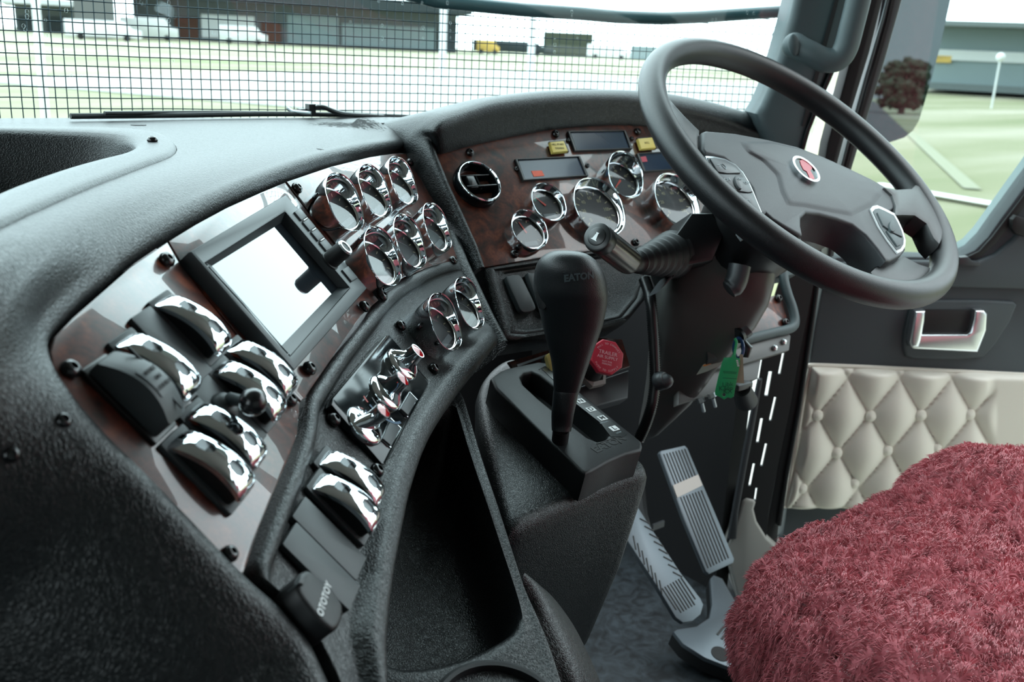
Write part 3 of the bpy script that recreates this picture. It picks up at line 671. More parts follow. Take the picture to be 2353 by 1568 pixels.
# ================================================================== ROCKER SWITCHES
def bend(bm,fn,ny=14,nx=4,yr=(-.026,.026),xr=(-.012,.012)):
    for k in range(1,ny):
        y=yr[0]+(yr[1]-yr[0])*k/ny; bmesh.ops.bisect_plane(bm,geom=bm.verts[:]+bm.edges[:]+bm.faces[:],plane_co=(0,y,0),plane_no=(0,1,0))
    for k in range(1,nx):
        x=xr[0]+(xr[1]-xr[0])*k/nx; bmesh.ops.bisect_plane(bm,geom=bm.verts[:]+bm.edges[:]+bm.faces[:],plane_co=(x,0,0),plane_no=(1,0,0))
    for v_ in bm.verts: v_.co=fn(v_.co)
def rz(x,y,top=.0170): s=y/.025; return top-.0072*s*s-.0052*s-.9*(abs(x)/.0105)**3*.0018-(.0035*max(0,abs(s)-.86)/.14)
def make_rocker(cover=True,icons=None):
    r=thing('rocker_switch','x','switch')
    bm=NB(); slab(bm,rrect(.0255,.054,.0015),0,.0035,.0008); obj('base_plate',bm,'blank_plastic',r)
    bm=NB(); slab(bm,rrect(.0188,.046,.003),0,1,0); bend(bm,lambda c:V((c.x,c.y,rz(c.x,c.y)-.0016)) if c.z>.5 else V((c.x,c.y,.002))); obj('rocker',bm,'plastic_smooth',r,sharp=50)
    if cover:
        oct_=lambda cy:[(a*.0046,cy+b_*.0052) for a,b_ in ((1,.45),(.45,1),(-.45,1),(-1,.45),(-1,-.45),(-.45,-1),(.45,-1),(1,-.45))]
        bm=NB(); slab(bm,rrect(.0212,.0505,.0045,6),0,1,0,holes=[oct_(.0095),oct_(-.0105)])
        bend(bm,lambda c:V((c.x,c.y,rz(c.x,c.y)+.0004)) if c.z>.5 else V((c.x*1.0,c.y,rz(c.x,c.y)-.0026)),16,8)
        for v_ in bm.verts: # rounded lip on both long sides
            if abs(v_.co.x)>.0100: v_.co.z-=.0006
        obj('chrome_cover',bm,'chrome',r,sharp=42)
        for cy in (.0095,-.0105):
            bm=NB(); slab(bm,rrect(.0085,.0098,.0015),rz(0,cy)-.0030,rz(0,cy)-.0012,0,M=T(0,cy)); obj('symbol_lens',bm,'grayprint',r)
    return r
rk=make_rocker()
def place(o,fr,x,y,h,lab,first=False,grp=None,rot=0,hb=.002,tilt=0):
    M=fr.at(x,y,h,rot,hb)@Matrix.Rotation(R_(tilt),4,'Y')
    if first: o.matrix_world=M; o['label']=lab; 
    else: o=dup(o,M,lab)
    if grp: o['group']=grp
    return o
RG='chrome covered rocker switches on the dash'
for i,(fr,x,y,l) in enumerate(((FC,447,741,'uppermost chrome rocker switch, nearest the top corner of the display screen'),(FC,368,836,'chrome rocker switch beside the big black labelled switch'),(FC,606,842,'chrome rocker switch touching the left edge of the display screen'),
  (FC,577,893,'chrome rocker switch directly above the black ball lever'),(FC,523,997,'chrome rocker switch directly below the black ball lever'),(FC,490,1064,'lowest chrome rocker switch on the burl wood plate'),
  (FD,807,1101,'upper chrome rocker switch on the leather lower fascia'),(FD,794,1157,'lower chrome rocker switch on the leather lower fascia, above the blank plates'))):
    hb=.003 if fr is FC else 0
    o=place(rk,fr,x,y,.0125 if fr is FC else .0075,l,i==0,RG,0,hb+.001,-5)
# symbols seen in the windows of two lower switches
def blankplate(fr,x,y,lab,w=.0255,h=.054,ht=.004,hb=.003,r=.0015,grp='blank switch covers on the dash',m='blank_plastic',rot=0):
    bm=NB(); slab(bm,rrect(w,h,r),0,ht,.0007); o=obj('blank_cover',bm,m); o.matrix_world=fr.at(x,y,ht+hb,rot,hb); return tag(o,lab,'cover',grp)
blankplate(FC,398,792,'grey blank cover between the two upper left chrome rockers')
blankplate(FD,760,1236,'grey blank cover just below the two lower chrome rockers',.026,.056,.004,0)
blankplate(FD,742,1300,'grey blank cover half hidden by the black plug-in charger',.026,.056,.004,0)
# big black labelled switch
bs=thing('labelled_switch','large black rocker switch with a printed label at the left of the plate','switch',FC.at(320,897,.013,0,.003)@Matrix.Scale(.88,4))
bm=NB(); slab(bm,rrect(.030,.062,.002),0,.0035,.001); obj('base_plate',bm,'plastic_smooth',bs)
def rz2(x,y): s=y/.031; return .026-.0135*s*s-.003*s-.0015*(abs(x)/.012)**3
bm=NB(); slab(bm,rrect(.0235,.056,.003),0,1,0); bend(bm,lambda c:V((c.x,c.y,rz2(c.x,c.y))) if c.z>.5 else V((c.x,c.y,.002)),16,6,(-.03,.03),(-.013,.013)); obj('rocker',bm,'blank_plastic',bs,sharp=50)
bm=NB(); slab(bm,rrect(.019,.0215,.0008),0,1,0,M=T(.001,-.002)); bend(bm,lambda c:V((c.x,c.y,rz2(c.x,c.y)+(.0006 if c.z>.5 else -.001))),16,3,(-.03,.03),(-.013,.013)); obj('label_plate',bm,'bezel_gray',bs)
bm=NB()
for s_,y_ in (('WORK',.0045),('ON',-.0015),('LOCKER',-.0075)): text(bm,s_,.0042,T(.001,y_,rz2(0,y_)+.0010)@Matrix.Rotation(R_(4),4,'X'),.0002)
obj('label_print',bm,'ink',bs)
bm=NB()
for y0 in (.0165,): box(bm,(.0098,y0,rz2(0,y0)+.0003),(.0012,.016,.0016),M=None)
obj('groove',bm,'black',bs); bm=NB(); box(bm,(.001,-.0185,rz2(0,-.0185)+.0002),(.0010,.013,.0012)); obj('groove',bm,'black',bs)
# ball lever
lv=thing('ball_lever','small black lever with a round ball knob between chrome rockers','lever',FC.at(536,938,.010,0,.003))
bm=NB(); slab(bm,rrect(.0255,.054,.0015),0,.0035,.0008); obj('base_plate',bm,'blank_plastic',lv)
bm=NB(); lathe(bm,[(.0095,.003),(.0095,.005),(.0075,.0085),(.005,.0100),(0,.0105)],28,M=T(-.001,.004)); obj('boot',bm,'blank_plastic',lv)
q=lv.matrix_world.inverted()@FC.W(FC.px(581,925,.034)); bm=NB(); tube(bm,[V((0,.005,.010)),q],[.0042,.0026],12); obj('stem',bm,'blank_plastic',lv)
bm=NB(); bmesh.ops.create_uvsphere(bm,u_segments=28,v_segments=16,radius=.0083,matrix=Matrix.Translation(q)); obj('ball',bm,'screw',lv,sharp=80)
# ================================================================== GAUGES
def sm(a,b_,x): t_=min(1,max(0,(x-a)/(b_-a))); return t_*t_*(3-2*t_)
def make_gauge(R,vis,base,big=False,needle=None,tagp=True,marks=10,ang0=220,ang1=-40,nang=120):
    g=thing('gauge','x','gauge')
    hf=lambda a:sm(-.95,1.0,math.sin(a))*vis
    zl=base-.0050
    pr=[(R*.97,-.006,0),(R*.97,.001,0),(R*.975,.004,.2),(R*.99,base*.6,.6),(R*1.0,base-.0012,.96),(R*.995,base-.0002,1),(R*.98,base+.0002,1),(R*.96,base-.0004,1),(R*.945,base-.0018,.93),(R*.90,zl+.0012,.15),(R*.875,zl+.0002,0),(R*.82,zl,0)]
    bm=NB(); lathe(bm,pr,72,cap=False,hf=hf); obj('bezel',bm,'chrome',g,sharp=60,recalc=True)
    bm=NB(); lathe(bm,[(R*.86,-.004),(R*.86,zl-.0022),(0,zl-.0022)],48); obj('dial',bm,'dial',g)
    bm=NB(); rr=R*.66
    for k in range(marks):
        a=R_(ang0+(ang1-ang0)*k/(marks-1)); box(bm,(0,0,0),(R*.13,R*.03,.0002),M=T(rr*math.cos(a),rr*math.sin(a),zl-.0020)@Matrix.Rotation(a,4,'Z'))
        if big and k%2==0: text(bm,str(k*10),R*.17,T(rr*.72*math.cos(a),rr*.72*math.sin(a),zl-.0020),.0001)
    obj('dial_marks',bm,'dial_mark',g)
    if tagp:
        bm=NB(); box(bm,(0,-R*.56,zl-.0018),(R*.75,R*.22,.0005)); obj('dial_tag',bm,'dial_tag',g)
    if needle:
        a=R_(nang); bm=NB(); slab(bm,[(0,-R*.05),(0,R*.05),(R*.62,R*.012),(R*.62,-R*.012)],zl-.0014,zl-.0010,0,M=Matrix.Rotation(a,4,'Z')); obj('needle',bm,'needle',g)
    bm=NB(); lathe(bm,[(R*.86,zl),(0,zl)],48,cap=False); obj('lens',bm,'lens',g,recalc=False)
    return g
g0=make_gauge(.0280,.0150,.0185)
GG='chrome hooded gauges with bright lenses on the centre panel'
for i,(fr,x,y,l) in enumerate(((FC,790,466,'left gauge in the upper row of three chrome hooded gauges, next to the display'),(FC,860,440,'middle gauge in the upper row of three chrome hooded gauges'),(FC,924,416,'right gauge in the upper row of three chrome hooded gauges'),
  (FC,877,590,'left gauge in the lower row of three chrome hooded gauges'),(FC,939,555,'middle gauge in the lower row of three chrome hooded gauges'),(FC,1002,522,'right gauge in the lower row of three chrome hooded gauges'),
  (FD,1021,737,'left of the two chrome hooded gauges on the leather lower fascia'),(FD,1077,694,'right of the two chrome hooded gauges on the leather lower fascia'))):
    place(g0,fr,x-(4 if fr is FC else 6),y+(5 if fr is FC else 7),.0215,l,i==0,GG if fr is FC else 'pair of chrome hooded gauges on the lower fascia',0,.003,-13)
ga=make_gauge(.0285,.0065,.0165,needle=True,nang=105,marks=6); place(ga,FG,1217,528,.018,'lowest small gauge with an orange needle beside the gear lever knob',True,'small orange needle gauges',0,0)
gb=make_gauge(.0285,.0065,.0165,needle=True,nang=128,marks=6); place(gb,FG,1261,465,.018,'small gauge with a green arc and orange needle between vent and speedometer',True,'small orange needle gauges',0,0)
bm=NB(); 
for k in range(10):
    a0=R_(100+5*k); box(bm,(0,0,0),(.0035,.0020,.0002),M=T(.0165*math.cos(a0),.0165*math.sin(a0),.0096)@Matrix.Rotation(a0,4,'Z'))
obj('green_arc',bm,'greenprint',gb)
gc=make_gauge(.0450,.0100,.0200,big=True,marks=13,tagp=False,needle=False); place(gc,FG,1378,476,.023,'largest chrome gauge, the speedometer with a white glare',True,None,0,0)
gd=make_gauge(.0345,.0180,.0190,big=True,marks=9,tagp=False,needle=True,nang=215); place(gd,FG,1438,402,.026,'tall hooded chrome gauge right of the speedometer',True,None,0,0)
ge=make_gauge(.0440,.0100,.0200,big=True,marks=11,tagp=False,needle=False); place(ge,FG,1556,460,.023,'large chrome gauge half hidden behind the steering wheel rim',True,None,0,0)
# round vent
vt=thing('air_vent','round chrome rimmed air vent in the burl wood plate','vent',FG.at(1101,418,.012))
bm=NB(); lathe(bm,[(.0325,0),(.0330,.004),(.0325,.012),(.0305,.0145),(.0285,.014),(.0275,.011),(.0270,.002)],56,cap=False); obj('rim',bm,'gloss_black',vt,sharp=60)
bm=NB(); lathe(bm,[(.0312,.0135),(.0306,.0152),(.0292,.0156),(.0283,.0142)],56,cap=False); obj('chrome_ring',bm,'chrome',vt,sharp=60)
bm=NB(); lathe(bm,[(.0272,.004),(.024,-.004),(0,-.005)],40,cap=False); obj('barrel',bm,'gloss_black',vt)
bm=NB()
for y_ in (-.010,.009): box(bm,(0,y_,.006),(.048,.0022,.014),.0008,M=Matrix.Rotation(R_(-12),4,'X'))
box(bm,(0,0,.005),(.0022,.02,.012)); obj('vane',bm,'gloss_black',vt)
bm=NB(); box(bm,(-.012,-.0005,.009),(.012,.018,.010),.001); obj('thumb_tab',bm,'plastic_smooth',vt)
# warning displays
def display(pts,lab,stk=None):
    c_=sum((V(p) for p in pts),V((0,0)))/4; d=thing('warning_display',lab,'display',FG.at(c_.x,c_.y),'dark warning displays on the driver gauge plate')
    ins=[V(p).lerp(c_,.07) for p in pts]; ins=[V((p.x,p.y)) for p in ins]
    flat('frame',FG,pts,0,.0045,'plastic_smooth',d,bev=.001,holes=[ins]); flat('screen_face',FG,ins,0,.0022,'lcd',d)
    if stk: flat('sticker',FG,stk[0],.0022,.0028,stk[1],d)
display([(1184,365),(1334,358),(1353,403),(1202,414)],'lower dark warning display with an orange sticker',([(1221,393),(1245,392),(1251,404),(1227,406)],'orange'))
display([(1305,301),(1439,299),(1454,341),(1321,346)],'upper dark warning display between the yellow buttons')
display([(1464,352),(1600,343),(1616,385),(1480,394)],'dark warning display with a red sticker, partly behind the steering wheel',([(1469,361),(1484,359),(1488,371),(1473,373)],'red_sticker'))
for (pts,tx,l) in (([(1264,326),(1296,323),(1306,347),(1271,350)],('HILL START','DISABLE'),'yellow push button reading HILL START DISABLE'),([(1466,318),(1499,315),(1508,339),(1474,342)],('ATC',),'yellow push button beside the steering wheel rim')):
    c_=sum((V(p) for p in pts),V((0,0)))/4; yb=thing('push_button',l,'button',FG.at(c_.x,c_.y),'yellow push buttons')
    flat('button_base',FG,[V(p).lerp(c_,-.10) for p in pts],0,.002,'plastic_smooth',yb); flat('button_cap',FG,pts,.002,.0075,'yellow',yb,bev=.0015)
    bm=NB(); q=plp(FG,pts,.0075); w_=(q[1]-q[0]).length
    for k,s_ in enumerate(tx): text(bm,s_,w_*.165,FG.at(c_.x,c_.y,.0078,0,.0078)@T(0,(.5*(len(tx)-1)-k)*w_*.24),.0001)
    obj('button_print',bm,'ink_soft',yb,world=True)
# ================================================================== DISPLAY SCREEN
ds=thing('display_screen','square framed navigation display with a glaring blank screen','display',FC.at(655,640))
outer=[(438,576),(657,446),(845,662),(678,850)]
op=[(473,604),(656,487),(804,661),(667,817)]
flat('frame',FC,outer,.001,.014,'bezel_gray',ds,bev=.0022,holes=[op],hp=.014)
sh=[(484,602),(648,510),(775,658),(645,790)]
big=[V(p).lerp(V((640,645)),-.12) for p in op]
flat('screen_glass',FC,[(466,612),(662,480),(800,664),(664,826)],.001,.0055,'screen',ds)
bm=NB() # bevelled inner surround
def ringloft(a,ha,b_,hb_,fr,m,par,nm):
    bm=NB(); A=[fr.W(V((*fr.px(*p,ha).xy,ha))) for p in a]; B_=[fr.W(V((*fr.px(*p,hb_).xy,hb_))) for p in b_]
    grid(bm,[A,B_],closed_u=True); return obj(nm,bm,m,par,world=True)
ringloft(op,.0139,[(487,611),(646,512),(777,660),(645,797)],.0058,FC,'bezel_gray',ds,'inner_surround')
def on(u,v_): # along the right strip of the frame (u down the strip 0..1, v across)
    a=V((668,476)).lerp(V((816,656)),u); b_=V((680,468)).lerp(V((829,648)),u); return a.lerp(b_,v_)
for k,(u0,u1) in enumerate(((.06,.17),(.19,.30),(.32,.43),(.45,.56),(.80,.95))):
    flat('key',FC,[on(u0,0),on(u0,1.1),on(u1,1.1),on(u1,0)],.014,.0155,'bezel_gray',ds,bev=.0005)
    if 0<k<4: flat('key_mark',FC,[on(u0-.015,.3),on(u0-.015,1.0),on(u0-.004,1.0),on(u0-.004,.3)],.014,.0160,'white',ds)
kn=FC.px(762,597,.016); bm=NB(); lathe(bm,[(.0088,.013),(.0088,.0145),(.0078,.015),(.0076,.032),(.0066,.033),(0,.0332)],36,M=FC.M@T(kn.x,kn.y)); obj('volume_knob',bm,'plastic',ds,world=True)
bm=NB(); lathe(bm,[(.0074,.0322),(.0068,.0338),(.0050,.0338),(.0048,.0330)],36,M=FC.M@T(kn.x,kn.y),cap=False); obj('knob_ring',bm,'steel',ds,world=True)
# ================================================================== HEATER CONTROLS
hp=thing('heater_panel','glossy black heater control panel with three chrome knobs','panel',FD.at(875,915))
FDh=Fr(FD.W(FD.px(875,920))+FD.n*.0045,Matrix.Rotation(R_(4.5),3,FD.r)@FD.n,FD.r)
flat('face_plate',FDh,[(762,930),(766,915),(885,772),(895,770),(984,874),(985,884),(886,1066),(878,1066)],-.006,.0,'gloss_black',hp,bev=.0008)
bm=NB()
for s_,x,y in (('OFF',886,1026),('A/C',918,966),('MAX',925,948),('F',958,868),('W',792,918),('R',950,905)): text(bm,s_,.0060,FD.at(x,y,.0017,0,.0017),.0001)
obj('green_print',bm,'greenprint',hp,world=True)
for pts in ([(876,1010),(898,958),(924,983),(899,1029)],[(918,941),(943,899),(961,918),(938,959)]):
    c_=sum((V(p) for p in pts),V((0,0)))/4
    flat('button_frame',FD,pts,.001,.004,'chrome',hp,bev=.0004,holes=[[V(p).lerp(c_,.10) for p in pts]]); flat('button',FD,[V(p).lerp(c_,.16) for p in pts],.001,.0055,'blank_plastic',hp,bev=.0006)
def make_knob():
    k=thing('control_knob','x','knob')
    bm=NB(); lathe(bm,[(.0165,0),(.0172,.0025),(.0160,.005),(.0110,.006),(.0080,.0065),(0,.0066)],48); obj('knob_base',bm,'chrome',k,sharp=70)
    bm=NB(); rows=[]
    for z,wx,wy in ((.004,.0062,.0165),(.008,.0058,.0145),(.011,.0056,.0110),(.014,.0060,.0082),(.020,.0064,.0074),(.0225,.0066,.0074)):
        rows.append([V((wx*math.cos(a)*(1 if True else 1),wy*math.sin(a),z)) for a in [2*PI*i/32 for i in range(32)]])
    g=grid(bm,rows,closed_u=True); bm.faces.new(g[-1]); obj('grip',bm,'chrome',k,sharp=60)
    bm=NB(); rows=[[V((.0060*math.cos(2*PI*i/9),.0068*math.sin(2*PI*i/9),.0226)) for i in range(9)]]
    vs=[bm.verts.new(p) for p in rows[0]]; c_=bm.verts.new((0,0,.0246)); [bm.faces.new((vs[i],vs[(i+1)%9],c_)) for i in range(9)]
    obj('red_gem',bm,'gem',k,smooth=False)
    return k
kb=make_knob()
for i,(x,y,l,rt) in enumerate(((846,972,'nearest chrome heater knob with a red gem, lowest on the panel',60),(893,897,'middle chrome heater knob with a red gem and a red and blue arc',-20),(930,832,'farthest chrome heater knob with a red gem, at the top of the panel',10))):
    place(kb,FD,x,y,.010,l,i==0,'chrome heater knobs with red gems',rt,.0035)
cq=FD.at(893,897,.014,0,.0055)
for nm,m,a0,a1 in (('warm_arc','ring_red',95,165),('cool_arc','ring_blue',170,255)):
    bm=NB(); grid(bm,[[cq@V((r*math.cos(R_(a0+(a1-a0)*k/20)),r*math.sin(R_(a0+(a1-a0)*k/20)),.0002)) for k in range(21)] for r in (.0245,.0268)]); obj(nm,bm,m,hp,world=True)
# plug-in charger
dg=thing('plug_in_charger','black rounded plug-in device with a small print on the lower fascia','charger',FD.at(728,1385))
o_=[(640+x/8.25,1290+y/8.25) for x,y in ((455,205),(520,165),(610,165),(800,300),(960,440),(1110,620),(1215,780),(1245,900),(1235,1050),(1185,1200),(1120,1280),(1040,1300),(940,1240),(760,1080),(580,860),(440,680),(370,540),(345,420),(365,320))]
op2=[(p.x,p.y) for p in cm(o_,3,True)]
flat('body',FD,op2,.001,.022,'plastic',dg,bev=.003,seg=3,hp=.022)
flat('release_tab',FD,[(685,1342),(693,1322),(704,1323),(706,1327),(698,1344),(690,1340)],.015,.0235,'blank_plastic',dg,bev=.0008,hp=.0235)
bm=NB(); text(bm,'OTOTOY',.0062,FD.at(746,1377,.0222,0,.0222)@Matrix.Rotation(R_(8),4,'Z'),.0001,bold=.0001); obj('print',bm,'white',dg,world=True)
# blanks on the knee panel
llp_m=FL
def bl2(pts,l,h=.006):
    c_=sum((V(p) for p in pts),V((0,0)))/len(pts); o=thing('switch_blank',l,'cover',FL.at(c_.x,c_.y),'blank covers on the knee panel'); flat('blank_face',FL,[(p.x,p.y) for p in cm([V((*p,0)) for p in pts],4,True)],-.002,h,'blank_plastic',o,bev=.001); return o
bl2([(1164,641),(1172,634),(1190,632),(1200,640),(1216,672),(1230,703),(1228,712),(1212,717),(1198,714),(1186,690)],'left rounded blank switch cover on the knee panel')
bl2([(1213,632),(1222,628),(1240,628),(1250,640),(1266,672),(1278,700),(1276,712),(1262,716),(1248,712),(1234,688)],'rounded blank switch cover beside and behind the gear lever')
# ================================================================== STEERING WHEEL
RW=.2205
sw=thing('steering_wheel','black leather four spoke steering wheel with a grey hub','steering wheel',FW.M)
bm=NB(); rows=[]
for i in range(120):
    a=2*PI*i/120; rows.append([V(((RW+.0165*math.cos(b_))*math.cos(a),(RW+.0165*math.cos(b_))*math.sin(a),.0180*math.sin(b_))) for b_ in [2*PI*k/24 for k in range(24)]])
grid(bm,rows,closed_u=True,closed_v=True); obj('rim',bm,'wheel_leather',sw,sharp=80)
hub_o=[(1614,302),(1622,299),(1690,305),(1760,318),(1830,335),(1890,358),(1950,385),(2000,409),(2034,428),(2050,446),(2059,464),(2056,480),(2040,488),(2046,500),(2070,540),(2083,572),(2072,586),(2048,600),(2036,600),(2015,570),(1990,540),(1960,516),(1925,503),(1885,492),(1855,488),(1842,500),(1842,520),(1846,540),(1838,540),(1800,518),(1775,503),(1762,490),(1753,495),(1742,480),(1728,430),(1700,390),(1665,362),(1622,352),(1614,340)]
hl=[(p.x,p.y) for p in plp(FW,hub_o,.010)]
bm=NB(); slab(bm,hl,-.032,.010,.008,4,holes=()); 
obj('hub',bm,'hub_plastic',sw,sharp=40)
# raised centre pad of the hub
def domed(name,pts,h0,h1,m,hp,inset_=((0,0),(.03,.55),(.09,.85),(.2,1),(.5,1.15),(.95,1.2)),n=96,sharp=60):
    l=resample([V((*p,0)) for p in plp(FW,pts,hp)],n,True); c_=sum(l,V())/n; rws=[[V((p.x,p.y,h0)) for p in l]]
    for f,k in inset_: rws.append([V((p.x+(c_.x-p.x)*f,p.y+(c_.y-p.y)*f,h0+(h1-h0)*(k if f else .25))) for p in l])
    bm=NB(); g=grid(bm,rws,closed_u=True); bm.faces.new(g[-1]); return obj(name,bm,m,sw,sharp=sharp)
domed('centre_pad',[(1700,322),(1770,322),(1840,339),(1900,364),(1960,392),(2010,416),(2030,445),(2010,470),(1990,480),(1960,495),(1900,484),(1850,474),(1810,470),(1795,440),(1785,400),(1750,365),(1715,345)],.0090,.0130,'hub_plastic',.012,inset_=((0,0),(.02,.3),(.06,.7),(.13,.95),(.5,1.15),(.95,1.2)))
# emblem
em=lambda f,dx=0,dy=0:[(1853+dx+f*(math.cos(a)*40*.735-math.sin(a)*16.5*-.68*1.0),388+dy+f*(math.cos(a)*40*.68+math.sin(a)*16.5*.735*-1.0)) for a in [2*PI*k/40 for k in range(40)]]
def fl(name,pts,h0,h1,m,bev=0,holes=(),par=sw,hp=None):
    bm=NB(); hp=h1 if hp is None else hp; slab(bm,[(p.x,p.y) for p in plp(FW,pts,hp)],h0,h1,bev,2,[[(q.x,q.y) for q in plp(FW,h,hp)] for h in holes]); return obj(name,bm,m,par)
eb=fl('emblem',em(1.0),.008,.0185,'chrome',0,holes=[em(.84)])
fl('emblem_field',em(.85),.008,.0170,'gloss_black',par=eb)
fl('emblem_mark',[(1838,369),(1846,366),(1856,368),(1864,377),(1866,388),(1862,392),(1868,402),(1872,411),(1862,412),(1858,402),(1854,394),(1847,390),(1841,379)],.0170,.0177,'sign_red',par=eb)
# spokes
fl('spoke',[(1540,222),(1558,243),(1577,264),(1597,284),(1612,298),(1612,352),(1598,350),(1578,336),(1556,314),(1534,280),(1524,245)],-.012,.005,'wheel_leather',.007)
fl('spoke',[(2030,427),(2060,432),(2095,430),(2108,418),(2122,414),(2155,460),(2176,535),(2162,562),(2146,545),(2130,512),(2105,495),(2080,494),(2056,495),(2058,470),(2050,446)],-.014,.014,'wheel_leather',.006)
fl('spoke',[(1750,490),(1780,505),(1840,540),(1852,560),(1868,590),(1850,606),(1815,592),(1775,562),(1745,530),(1738,505)],-.014,.0,'wheel_leather',.006)
fl('spoke',[(2046,600),(2076,584),(2110,602),(2140,612),(2150,630),(2110,664),(2060,668),(2020,648),(2000,622),(2022,602)],-.016,.0,'wheel_leather',.006)
# switch pods
lp=[(1621,358),(1640,359),(1665,364),(1690,377),(1708,395),(1722,418),(1734,445),(1744,470),(1753,492),(1748,497),(1730,485),(1690,450),(1650,405),(1632,382)]
pl_=fl('button_pod',lp,.002,.0120,'steel',.0008,hp=.0120)
sc_=lambda pts,c,f:[(c[0]+(x-c[0])*f,c[1]+(y-c[1])*f) for x,y in pts]
fl('pod_face',sc_(lp,(1695,422),.94),.004,.0128,'gray_plastic',.0005,par=pl_,hp=.0128)
for pts in ([(1632,364),(1660,366),(1686,380),(1702,397),(1672,398),(1650,394)],[(1652,400),(1704,401),(1718,420),(1730,440),(1720,442),(1690,437)],[(1697,444),(1728,444),(1737,465),(1742,482),(1725,474)]): fl('button',pts,.010,.0146,'gray_plastic',.0007,par=pl_,hp=.0146)
fl('round_button',[(1698+x,418+y) for x,y in [(10.5*math.cos(a)*.8-4*math.sin(a)*-.6,17*math.sin(a)*.85+6*math.cos(a)) for a in [2*PI*k/20 for k in range(20)]]],.010,.0176,'gray_plastic',.0007,par=pl_,hp=.0176)
bm=NB()
for s_,x,y,sz in (('OFF',1672,413,.0062),('ON',1716,420,.0062),('SET',1719,462,.0055),('CRUISE',1699,416,.0040)): p=FW.px(x,y,.0149); text(bm,s_,sz,T(p.x,p.y,.0180 if s_=='CRUISE' else .0150),.0001)
p=FW.px(1663,384,.0149)
for k in range(3): box(bm,(p.x-.006,p.y-.002+.0028*k,.0149),(.0045,.0007,.0002))
tube(bm,[V((p.x+.004*math.cos(a)*(1 if math.cos(a)>0 else .25),p.y+.001+.0042*math.sin(a),.0149)) for a in [2*PI*k/16 for k in range(17)]],.0004,4); obj('button_print',bm,'grayprint',pl_)
rp=[(2000,480),(2006,473),(2016,471),(2030,477),(2056,490),(2066,508),(2076,530),(2082,552),(2081,566),(2074,577),(2063,582),(2040,552),(2018,518)]
pr_=fl('button_pod',rp,.002,.0120,'white',.0008,hp=.0120); fl('pod_face',sc_(rp,(2045,528),.87),.004,.0128,'trim_gray',.0005,par=pr_,hp=.0128)
for pts in ([(2016,488),(2026,484),(2052,497),(2062,515),(2074,544),(2052,534),(2030,518)],[(2037,530),(2054,538),(2072,548),(2070,562),(2062,566)]): fl('button',pts,.010,.0146,'trim_gray',.0007,par=pr_,hp=.0146)
fl('round_button',[(2052+7*math.cos(a)-3*math.sin(a),519+11*math.sin(a)+6*math.cos(a)) for a in [2*PI*k/20 for k in range(20)]],.010,.0172,'trim_gray',.0007,par=pr_,hp=.0172)
# ================================================================== STEERING COLUMN
colm=thing('steering_column','dark steering column shroud with highlights below the wheel','steering column',Matrix.Translation(P(1600,720,1.33)))
def section(cx_,cy_,w_,d,thick,ang=0,n=40,pw=4.5):
    """rounded section centred on a photo position, w_ px wide, thick metres deep, lying across the view"""
    c_=P(cx_,cy_,d); rr=w_/2*d/F; ax=V((FH.y,-FH.x,0)); az=V((-FH.x,-FH.y,.25)).normalized(); out=[]
    upv=V((.0,.0,1))
    for k in range(n):
        a=2*PI*k/n; ca,sa=math.cos(a),math.sin(a); m_=(abs(ca)**pw+abs(sa)**pw)**(-1/pw)
        x=rr*ca*m_; y=thick*sa*m_; out.append(c_+ax*(x*math.cos(ang))+V((0,0,1))*(-x*math.sin(ang))+az*y)
    return out
bm=NB(); rws=[]
for cx_,cy_,w_,d,th,an in ((1690,560,190,1.30,.05,.35),(1665,610,225,1.30,.06,.35),(1645,660,235,1.32,.065,.35),(1618,710,232,1.34,.065,.35),(1592,760,205,1.36,.06,.38),(1570,805,165,1.38,.055,.42),(1555,850,140,1.40,.05,.45),(1535,900,108,1.42,.045,.5),(1512,945,72,1.44,.04,.5),(1490,985,44,1.46,.03,.5),(1478,1003,22,1.47,.02,.5)): rws.append(section(cx_,cy_,w_,d,th,an))
g=grid(bm,rws,closed_u=True); bm.faces.new(g[0]); bm.faces.new(g[-1]); obj('lower_shroud',bm,'column_plastic',colm,world=True,sharp=70)
bm=NB(); rws=[]
for k,(h,rx,ry) in enumerate(((-.028,.10,.075),(-.05,.105,.08),(-.09,.09,.07),(-.13,.08,.06))): rws.append([FW.W((rx*math.cos(a)-.02,ry*math.sin(a)-.02,h)) for a in [2*PI*i/36 for i in range(36)]])
g=grid(bm,rws,closed_u=True); bm.faces.new(g[0]); obj('upper_shroud',bm,'plastic_smooth',colm,world=True,sharp=60)
bm=NB(); tube(bm,[P(1672,795,1.345),P(1640,803,1.34),P(1612,812,1.335)],[.016,.019,.017],20); obj('lock_housing',bm,'gray_plastic',colm,world=True)
bm=NB(); tube(bm,cm([P(1700,610,1.22),P(1690,650,1.22),P(1672,668,1.22)],5),[.014]*8+[.012]*2+[.008],16); obj('tilt_lever',bm,'gray_plastic',colm,world=True)
FCl=Fr(P(1645,840,1.335),(-.55,-.8,.15),(.8,-.5,.25))
flat('warning_label',FCl,[(1600,862),(1616,838),(1670,816),(1668,822),(1652,842),(1625,854)],.001,.0014,'label_white',colm)
flat('orange_strip',FCl,[(1615,840),(1671,816),(1667,825),(1617,843)],.0014,.0018,'label_orange',colm)
